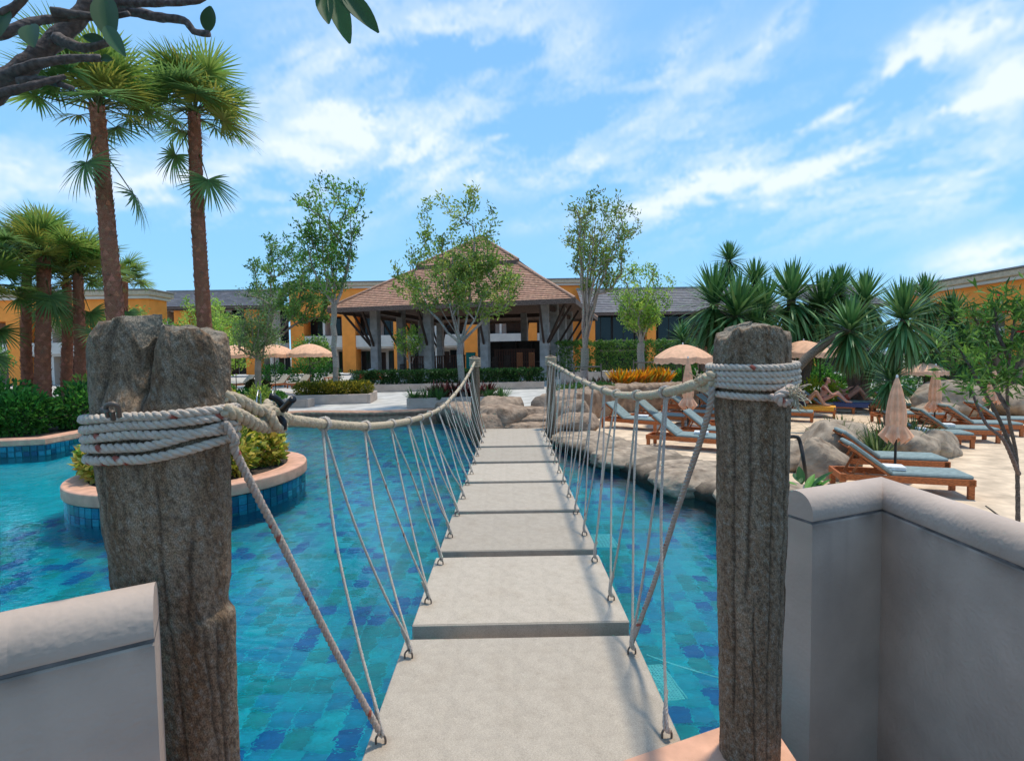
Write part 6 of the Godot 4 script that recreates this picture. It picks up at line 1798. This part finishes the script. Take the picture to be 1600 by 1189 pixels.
	fl = [[Vector3(-1.11, 4.21, -3.2), Vector3(-1.05, 3.97, -3.1), 0.105], [Vector3(-1.05, 4.21, -3.2), Vector3(-0.93, 3.86, -3.1), 0.12], [Vector3(-1.01, 4.22, -3.2), Vector3(-0.85, 4, -3.15), 0.09], [Vector3(-0.99, 4.21, -3.2), Vector3(-0.76, 3.92, -3.1), 0.115], [Vector3(-0.97, 4.2, -3.2), Vector3(-0.93, 4.16, -3.3), 0.08], [Vector3(-1.1, 4.27, -3.2), Vector3(-1.16, 4.35, -3.1), 0.1]]
	for q in fl: big_leaf(o, q[0] - b0, q[1] - b0, q[2], vary(Color(0.045, 0.115, 0.022), 0.2), Vector3(0.1, 0.1, 1))

func build_rocks() -> void:
	ledge("rock_ledge", "broad grey rock ledge at the pool's right edge with a dark overhanging face", REDGE.map(func(q): return q + Vector2(0.42, 0.0)), -1.0, -0.12, 1.35, 3, "rock_pale", 0.3, 0.11)
	rock("boulder", "flat slab of rock lying on the pool ledge right of the middle cords", Vector3(3.25, -0.22, -9.0), Vector3(0.95, 0.34, 0.7), 31, 0.5, "rock_pale", 0.6)
	rock("boulder", "flat pale rock on the pool ledge nearest the right post", Vector3(3.9, -0.2, -7.5), Vector3(0.9, 0.36, 0.9), 32, 1.2, "rock_pale", 0.6)
	rock("boulder", "low flat rock at the pool edge below the first teal lounger", Vector3(2.35, -0.26, -11.0), Vector3(0.7, 0.28, 0.8), 33, 0.2, "rock_pale", 0.6)
	ledge("rock_ledge", "brown rock ledge beside the far left bridge post, dropping dark into the pool", [Vector2(-0.75, -13.9), Vector2(-1.3, -15.4), Vector2(-1.75, -17.2), Vector2(-2.9, -19.5)], -1.0, 0.34, 1.0, 4, "rock", 0.2, 0.09)
	ledge("rock_wall", "long tan rock retaining wall behind the loungers right of the bridge", [Vector2(14, -25.8), Vector2(9.2, -22.9), Vector2(6.6, -21.8), Vector2(4.3, -20.7), Vector2(2.6, -18.2), Vector2(1.5, -15.4)], -0.6, 0.72, 1.1, 5, "rock", 0.06, 0.12)
	rock("boulder", "rounded tan rock block left of the steps at the far end of the bridge", Vector3(-0.36, 0.05, -14.9), Vector3(0.86, 0.86, 0.8), 11, 0.2, "rock", 0.58)
	rock("boulder", "flat tan rock behind the step block by the far left bridge post", Vector3(-0.5, 0.2, -16.1), Vector3(1.05, 0.85, 0.75), 12, 0.9, "rock", 0.6)
	rock("step_stone", "lowest wide flat step stone at the far end of the bridge", Vector3(0.62, -0.02, -14.3), Vector3(0.95, 0.24, 0.52), 13, 0.05, "rock", 0.6, "rock steps at the far end of the bridge")
	rock("step_stone", "middle flat step stone at the far end of the bridge", Vector3(0.75, 0.1, -14.95), Vector3(0.85, 0.28, 0.5), 14, 0.3, "rock", 0.6, "rock steps at the far end of the bridge")
	rock("step_stone", "topmost flat step stone leading from the bridge to the plaza", Vector3(0.8, 0.2, -15.7), Vector3(0.85, 0.36, 0.55), 15, 0.1, "rock", 0.6, "rock steps at the far end of the bridge")
	rock("boulder", "low flat grey slab on the sand right of the far bridge post", Vector3(1.75, -0.28, -13.7), Vector3(0.75, 0.25, 0.5), 16, 0.2, "rock_pale", 0.6)
	rock("boulder", "tilted grey rock leaning behind the right-hand suspender cords", Vector3(1.9, -0.05, -14.7), Vector3(0.8, 0.5, 0.6), 17, 0.8, "rock", 0.7)
	rock("boulder", "upper grey rock against the retaining wall near the far right post", Vector3(1.75, 0.25, -15.6), Vector3(0.7, 0.55, 0.6), 18, 1.4, "rock", 0.7)
	rock("boulder", "tall tan boulder nearest the leafy plant, left of the near lounger", Vector3(6.0, -0.25, -9.9), Vector3(0.5, 0.68, 0.5), 19, 0.4, "rock_pale")
	rock("boulder", "large pale boulder in the middle of the boulder group", Vector3(6.75, -0.25, -11.0), Vector3(0.72, 0.72, 0.75), 20, 1.1, "rock_pale")
	rock("boulder", "pale boulder at the back of the boulder group near the sunbathers", Vector3(7.95, -0.2, -12.5), Vector3(0.8, 0.66, 0.7), 21, 2.0, "rock_pale")
	rock("boulder", "small tan boulder at the left of the boulder group", Vector3(5.75, -0.25, -10.6), Vector3(0.5, 0.42, 0.5), 22, 0.0, "rock_pale")
	rock("boulder", "rounded boulder right beside the near closed parasol", Vector3(8.85, -0.22, -11.2), Vector3(0.62, 0.45, 0.5), 23, 0.3, "rock_pale")
	rock("boulder", "rounded boulder under the grass, right of the parasol boulder", Vector3(9.9, -0.25, -11.9), Vector3(0.78, 0.44, 0.5), 24, 0.7, "rock_pale")
	rock("boulder", "wide pale rock near the rearmost loungers at the right", Vector3(15.6, 0.1, -18.2), Vector3(1.5, 0.85, 0.8), 25, 0.2, "rock_pale")
	rock("boulder", "low pale rock before the wide rock at the right", Vector3(14.2, -0.2, -17.0), Vector3(1.1, 0.45, 0.6), 26, 0.4, "rock_pale")
	rock("boulder", "pale rock at the right edge behind the last closed parasol", Vector3(17.6, 0.1, -17.6), Vector3(1.3, 0.8, 0.8), 27, 0.9, "rock_pale")

func build_furniture() -> void:
	var g := "loungers with grey-teal cushions on the sand deck"
	var l0 := lounger("nearest wooden lounger with a teal cushion, just beyond the right wall", Vector3(6.62, -0.42, -8.72), deg_to_rad(-18), M.cushion_teal, 38, g)
	dup(l0, Vector3(7.35, -0.42, -10.05), deg_to_rad(-16), "wooden lounger directly behind the nearest one, by the closed parasol", g)
	var more := [[10.45, -12.95, -17, "low wooden lounger at the left of the right-hand row, foot end showing"], [11.7, -13.6, -17, "second wooden lounger of the right-hand row with its back raised"], [13.2, -14.5, -17, "third wooden lounger of the right-hand row, partly behind the shrub branches"], [14.7, -15.3, -17, "fourth wooden lounger of the right-hand row at the edge of the view"], [4.45, -13.0, -32, "wooden lounger nearest the pool ledge, left of the right post"], [5.55, -13.9, -32, "wooden lounger behind the pool-ledge one, half hidden by the right post"], [3.9, -16.6, -38, "wooden lounger against the rock wall, seen through the suspender cords"], [5.1, -17.6, -38, "second wooden lounger along the rock wall behind the suspender cords"], [6.6, -18.2, -36, "wooden lounger behind the closed parasol left of the post"], [7.9, -19.4, -36, "rearmost wooden lounger by the open parasol left of the post"], [9.6, -18.1, -32, "empty wooden lounger just right of the right post, before the sunbathers"], [11.0, -19.1, -32, "wooden lounger with a yellow towel under the bent-kneed sunbather"], [12.5, -20.3, -32, "wooden lounger under the sitting sunbather"], [13.9, -21.1, -32, "wooden lounger under the sunbather farthest right"], [15.3, -21.6, -32, "empty wooden lounger right of the sunbathers"], [14.9, -19.6, -30, "wooden lounger behind the far closed parasol"], [6.9, -15.3, -32, "wooden lounger hidden partly behind the right post, next to the closed parasol"], [8.6, -20.6, -36, "wooden lounger at the back under the open parasol"], [7.0, -20.4, -36, "wooden lounger at the back left of the open parasol's pole"], [13.1, -16.9, -17, "wooden lounger before the low pale rock at the right"]]
	for m in more: dup(l0, Vector3(m[0], -0.42, m[1]), deg_to_rad(m[2]), m[3], g)
	# folded towels
	var tw := [[6.5, -8.68, "white folded towel on the nearest lounger"], [11.55, -13.55, "white folded towel on the second lounger of the right-hand row"], [10.3, -12.9, "white folded towel on the first lounger of the right-hand row"], [4.75, -12.8, "white folded towel on the lounger nearest the pool ledge"], [5.7, -13.8, "white folded towel on the lounger half hidden by the right post"], [4.2, -16.4, "white folded towel on the lounger against the rock wall"]]
	for t in tw:
		var o := thing("folded_towel", t[2], "towel", Vector3(t[0], -0.032, t[1]), -0.4, "folded towels on the loungers")
		for k in 2: box_part("fold", Vector3(0, 0.02 + k * 0.037, 0), Vector3(0.34, 0.034, 0.26), M.towel_white, o, Basis.IDENTITY, 0.014)
	var ty := [[11.0, -19.1, "yellow towel spread on the bent-kneed sunbather's lounger", "towel_yellow"], [12.9, -20.05, "navy patterned towel at the foot of the sitting sunbather's lounger", "towel_navy"]]
	for t in ty:
		var o := thing("beach_towel", t[2], "towel", Vector3(t[0], -0.03, t[1]), deg_to_rad(-32))
		box_part("cloth", Vector3(0.35, 0.012, 0), Vector3(1.2, 0.02, 0.66), M[t[3]], o, Basis.IDENTITY, 0.006)
		box_part("overhang", Vector3(0.35, -0.055, 0.338), Vector3(1.1, 0.14, 0.012), M[t[3]], o)
	var g2 := "loungers with tan cushions across the pool"
	var t0 := lounger("tan cushioned lounger right of the pool ladder, left of a pair", Vector3(-16.1, 0.0, -35.2), deg_to_rad(-110), M.cushion_tan, 42, g2)
	for m in [[-14.7, -35.5, "tan cushioned lounger, right one of the pair behind the ladder"], [-12.9, -35.4, "tan cushioned lounger left of the slender tree trunk"], [-18.9, -36.0, "tan cushioned lounger beside the fused-log post under the leftmost parasol"], [-11.4, -36.0, "tan cushioned lounger behind the slender tree trunk"]]:
		dup(t0, Vector3(m[0], 0.0, m[1]), deg_to_rad(-110), m[2], g2)
	# parasols
	var p := "open peach parasols"
	var p0 := parasol("open peach parasol right of the weeping tree, nearest the pavilion", Vector3(-11.6, 0, -29.4), 1.25, 2.85, p)
	dup(p0, Vector3(-13.9, 0, -30.0), 0.5, "open peach parasol behind the weeping tree, middle of three", p)
	dup(p0, Vector3(-16.3, 0, -30.2), 0.8, "open peach parasol beside the fused-log post, leftmost of three", p)
	var q0 := parasol("open peach parasol above the loungers left of the right post", Vector3(5.75, -0.42, -17.2), 0.98, 2.72, p, 0.1)
	dup(q0, Vector3(7.35, -0.42, -20.0), 0.4, "open peach parasol just behind another, touching the right post's edge", p)
	dup(q0, Vector3(11.4, -0.42, -20.0), 0.6, "open peach parasol behind the leaning yucca trunks", p, 1.05)
	dup(q0, Vector3(12.9, -0.42, -21.4), 0.9, "open peach parasol right of the leaning yucca trunks", p, 1.05)
	dup(q0, Vector3(15.2, -0.42, -18.8), 0.2, "low open peach parasol between the yuccas and the far closed parasol", p, 0.72)
	var cp := "closed peach parasols"
	closed_parasol("closed peach parasol beside the near loungers, in front of the boulders", Vector3(7.05, -0.42, -9.35), 0.78, 1.92, cp)
	closed_parasol("closed peach parasol in front of the open one, left of the right post", Vector3(5.1, -0.42, -14.8), 0.85, 2.28, cp)
	closed_parasol("closed peach parasol standing on the sand in the middle of the right deck", Vector3(12.65, -0.42, -15.25), 0.62, 1.95, cp)
	closed_parasol("closed peach parasol behind the shrub branches at the right", Vector3(15.1, -0.42, -16.0), 0.75, 1.80, cp)
	# pool ladder
	var o := thing("pool_ladder", "chrome pool ladder handrails at the far pool edge", "pool ladder", Vector3(-8.72, 0.0, -18.1), 0.3)
	for s in [-1.0, 1.0]:
		var mb := MB.new()
		mb.tube(spline([Vector3(s * 0.24, 0.0, -0.35), Vector3(s * 0.24, 0.72, -0.33), Vector3(s * 0.24, 0.9, -0.1), Vector3(s * 0.24, 0.85, 0.2), Vector3(s * 0.24, 0.4, 0.5), Vector3(s * 0.24, -1.2, 0.52)], 0.05), 0.024, 10)
		put("handrail", mb.mesh(), M.steel, o)
	for k in 3: box_part("rung", Vector3(0, -0.5 - k * 0.28, 0.5), Vector3(0.46, 0.03, 0.08), M.steel, o)
	box_planter("small white planter block behind the pool ladder", Vector3(-8.9, 0, -21.2), Vector3(1.1, 0.35, 0.7))
	# red-clothed table and plain tables by the tan loungers
	o = thing("table", "table with a bright red-orange cloth left of the pavilion column", "table", Vector3(-10.9, 0.0, -39.2), 0.1)
	box_part("cloth", Vector3(0, 0.45, 0), Vector3(2.1, 0.9, 1.2), M.red_cloth, o, Basis.IDENTITY, 0.02)
	box_part("table_top", Vector3(0, 0.915, 0), Vector3(2.12, 0.025, 1.22), M.red_cloth, o)
	o = thing("folded_towel", "heap of white towels on the red-clothed table", "towel", Vector3(-10.8, 0.93, -39.2))
	for k in 3: box_part("fold", Vector3(0.1 * k - 0.1, 0.05 + k * 0.06, 0), Vector3(0.8 - k * 0.2, 0.07, 0.5), M.towel_white, o, Basis.IDENTITY, 0.03)
	table("small wooden table under the slender tree by the tan loungers", Vector3(-12.2, 0, -34.6), Vector3(0.8, 0.72, 0.8), M.lounger_wood)
	o = thing("flower_pot", "bright red planter with yellow-green leaves on the left hotel balcony", "planter", Vector3(-32.8, 4.75, -59.6))
	box_part("pot", Vector3(0, 0.6, 0), Vector3(2.2, 1.2, 0.6), M.red_cloth, o, Basis.IDENTITY, 0.05)
	var lf := MB.new(); rng.seed = 71
	for k in 260:
		lf.col = vary(Color(0.25, 0.3, 0.03), 0.4)
		var d := (rdir() + Vector3.UP).normalized()
		lf.leaf(Vector3(rnd(-1.6, 1.6), rnd(1.0, 1.9), rnd(-0.4, 0.4)), d, d.cross(rdir()).normalized(), 0.3, 0.14)
	put("foliage", lf.mesh(), M.leaves, o)
	# tree stakes
	for s in [[Vector3(7.05, 0.4, -27.6), "wooden stake frame round the pale vase-shaped tree"], [Vector3(3.4, 0.3, -23.6), "wooden stake frame round the tall vase-shaped tree"]]:
		o = thing("tree_stake", s[1], "stake frame", s[0])
		for k in 3:
			var a := TAU * k / 3 + 0.4
			var mb := MB.new(); mb.col = Color(0.20, 0.15, 0.11); mb.tube(pa([Vector3(cos(a) * 0.8, -0.3, sin(a) * 0.8), Vector3(cos(a) * 0.72, 1.3, sin(a) * 0.72)]), 0.035, 7)
			put("post", mb.mesh(), M.bark, o)
			mb = MB.new(); mb.col = Color(0.24, 0.19, 0.14); var a2 := TAU * (k + 1) / 3 + 0.4
			mb.tube(pa([Vector3(cos(a) * 0.72, 1.15, sin(a) * 0.72), Vector3(cos(a2) * 0.72, 1.15, sin(a2) * 0.72)]), 0.03, 7)
			put("crossbar", mb.mesh(), M.bark, o)
	# dark bent pipe beside the right post
	o = thing("metal_pipe", "dark bent metal pipe standing between the right post and the boulders", "pipe", Vector3(5.01, -0.4, -8.61))
	var mb := MB.new()
	mb.tube(spline([Vector3.ZERO, Vector3(4.15, 0.32, -7.2) - o.position, Vector3(4.07, 0.73, -7.2) - o.position, Vector3(4, 0.8, -7.2) - o.position, Vector3(3.89, 0.79, -7.2) - o.position, Vector3(3.81, 0.73, -7.2) - o.position], 0.03), 0.026, 9)
	put("pipe", mb.mesh(), M.frame_dark, o)
	# pale nets floating by the bridge
	for s in [[Vector3(1.07, -0.41, -3.7), 0.2, 0.4, 0.12, "pale turquoise mesh mat in the water beside the nearest bridge slab", 0.0], [Vector3(1.13, -0.41, -6.58), 0.35, 0.45, 0.0, "pale turquoise mesh mat in the water beside the middle of the bridge", 0.2]]:
		o = thing("mesh_mat", s[4], "mat", s[0] + Vector3(0, -0.07, 0), s[3])
		for k in 9:
			mb = MB.new(); var x: float = lerpf(-s[1] * 0.5, s[1] * 0.5, k / 8.0)
			mb.tube(pa([Vector3(x, 0, -s[2] * 0.5), Vector3(x + 0.02, 0, s[2] * 0.5)]), 0.007, 5)
			put("strand", mb.mesh(), M.net, o)
		for k in 22:
			mb = MB.new(); var z: float = lerpf(-s[2] * 0.5, s[2] * 0.5, k / 21.0)
			mb.tube(pa([Vector3(-s[1] * 0.5, 0.004, z), Vector3(s[1] * 0.5, 0.004, z)]), 0.006, 5)
			put("strand", mb.mesh(), M.net, o)
	mb = MB.new()
	mb.tube(spline([Vector3(1.05, -0.41, -3.99), Vector3(1.25, -0.41, -3.84), Vector3(1.71, -0.41, -3.56), Vector3(2.12, -0.41, -3.32)], 0.1), 0.006, 6)
	tag(put("float_line", mb.mesh(), M.net), "thin pale line lying on the water from the bridge to the right post", "line")
	# sunbathers
	var sk := [Color(0.40, 0.20, 0.12), Color(0.52, 0.27, 0.19), Color(0.50, 0.24, 0.16)]
	var ly := Vector3(-1, 1, 0).normalized()
	person("person in a dark navy swimsuit lying back with bent knees on the yellow towel", Vector3(10.9, -0.40, -18.95), deg_to_rad(-32), {"hip": Vector3(-0.05, 0.50, 0), "chest": Vector3(-0.42, 0.80, 0), "head": Vector3(-0.58, 1.07, 0), "face": Vector3(0.75, 0.6, 0.2).normalized(), "elbow": [Vector3(-0.3, 0.62, -0.3), Vector3(-0.3, 0.62, 0.3)], "hand": [Vector3(-0.08, 0.62, -0.2), Vector3(-0.05, 0.6, 0.22)], "knee": [Vector3(0.36, 0.88, -0.1), Vector3(0.33, 0.92, 0.1)], "ankle": [Vector3(0.62, 0.46, -0.1), Vector3(0.58, 0.46, 0.1)], "toe": Vector3(1, -0.15, 0)}, sk[0], Color(0.02, 0.025, 0.05), Color(0.03, 0.02, 0.015), true, false)
	person("person with short dark hair sitting up on a lounger and leaning forward, bare shoulders", Vector3(12.4, -0.40, -20.2), deg_to_rad(-32), {"hip": Vector3(-0.1, 0.5, 0), "chest": Vector3(-0.02, 0.93, 0), "head": Vector3(0.06, 1.24, 0), "face": Vector3(0.95, -0.1, 0.3).normalized(), "elbow": [Vector3(0.2, 0.72, -0.3), Vector3(0.22, 0.72, 0.3)], "hand": [Vector3(0.42, 0.72, -0.15), Vector3(0.42, 0.74, 0.16)], "knee": [Vector3(0.42, 0.78, -0.14), Vector3(0.40, 0.76, 0.14)], "ankle": [Vector3(0.72, 0.45, -0.12), Vector3(0.70, 0.45, 0.12)], "toe": Vector3(1, -0.15, 0)}, sk[1], Color(0.35, 0.06, 0.05), Color(0.03, 0.02, 0.015), false, true)
	person("person with fair hair lying back with raised knees on the rightmost occupied lounger", Vector3(13.85, -0.40, -21.0), deg_to_rad(-32), {"hip": Vector3(-0.05, 0.50, 0), "chest": Vector3(-0.40, 0.82, 0), "head": Vector3(-0.54, 1.10, 0), "face": Vector3(0.8, 0.5, -0.1).normalized(), "elbow": [Vector3(-0.2, 0.75, -0.28), Vector3(-0.2, 0.75, 0.28)], "hand": [Vector3(0.05, 0.9, -0.1), Vector3(0.05, 0.9, 0.1)], "knee": [Vector3(0.32, 0.93, -0.12), Vector3(0.38, 0.86, 0.1)], "ankle": [Vector3(0.55, 0.46, -0.1), Vector3(0.68, 0.46, 0.1)], "toe": Vector3(1, -0.15, 0)}, sk[2], Color(0.5, 0.09, 0.05), Color(0.42, 0.28, 0.12), true, true)

func _ready() -> void:
	var cam := Camera3D.new()
	cam.name = "camera"
	cam.position = Vector3(0, 2.0, 0)
	cam.rotation_degrees = Vector3(-2.755, 0, -0.8)
	cam.fov = 73.23
	cam.near = 0.05; cam.far = 900.0
	add_child(cam)
	var env := Environment.new()
	env.background_mode = Environment.BG_SKY
	var sm := PanoramaSkyMaterial.new()
	sm.panorama = sky_texture()
	env.sky = Sky.new(); env.sky.sky_material = sm
	env.background_energy_multiplier = 1.0
	env.tonemap_mode = Environment.TONE_MAPPER_LINEAR
	env.tonemap_exposure = 1.24
	env.sdfgi_enabled = true; env.ssao_enabled = true; env.ssil_enabled = true
	var we := WorldEnvironment.new(); we.name = "world"; we.environment = env
	add_child(we)
	var sun := DirectionalLight3D.new()
	sun.name = "sun"
	sun.light_energy = 0.92
	sun.light_color = Color(1.0, 0.96, 0.89)
	sun.light_angular_distance = 4.0
	sun.shadow_enabled = true
	add_child(sun)
	sun.look_at_from_position(Vector3(0.18, 0.96, -0.18), Vector3.ZERO, Vector3.FORWARD)
	materials()
	build_setting()
	build_pool()
	build_near()
	build_bridge()
	build_rocks()
	build_buildings()
	build_pavilion()
	build_trees()
	build_plants()
	build_furniture()
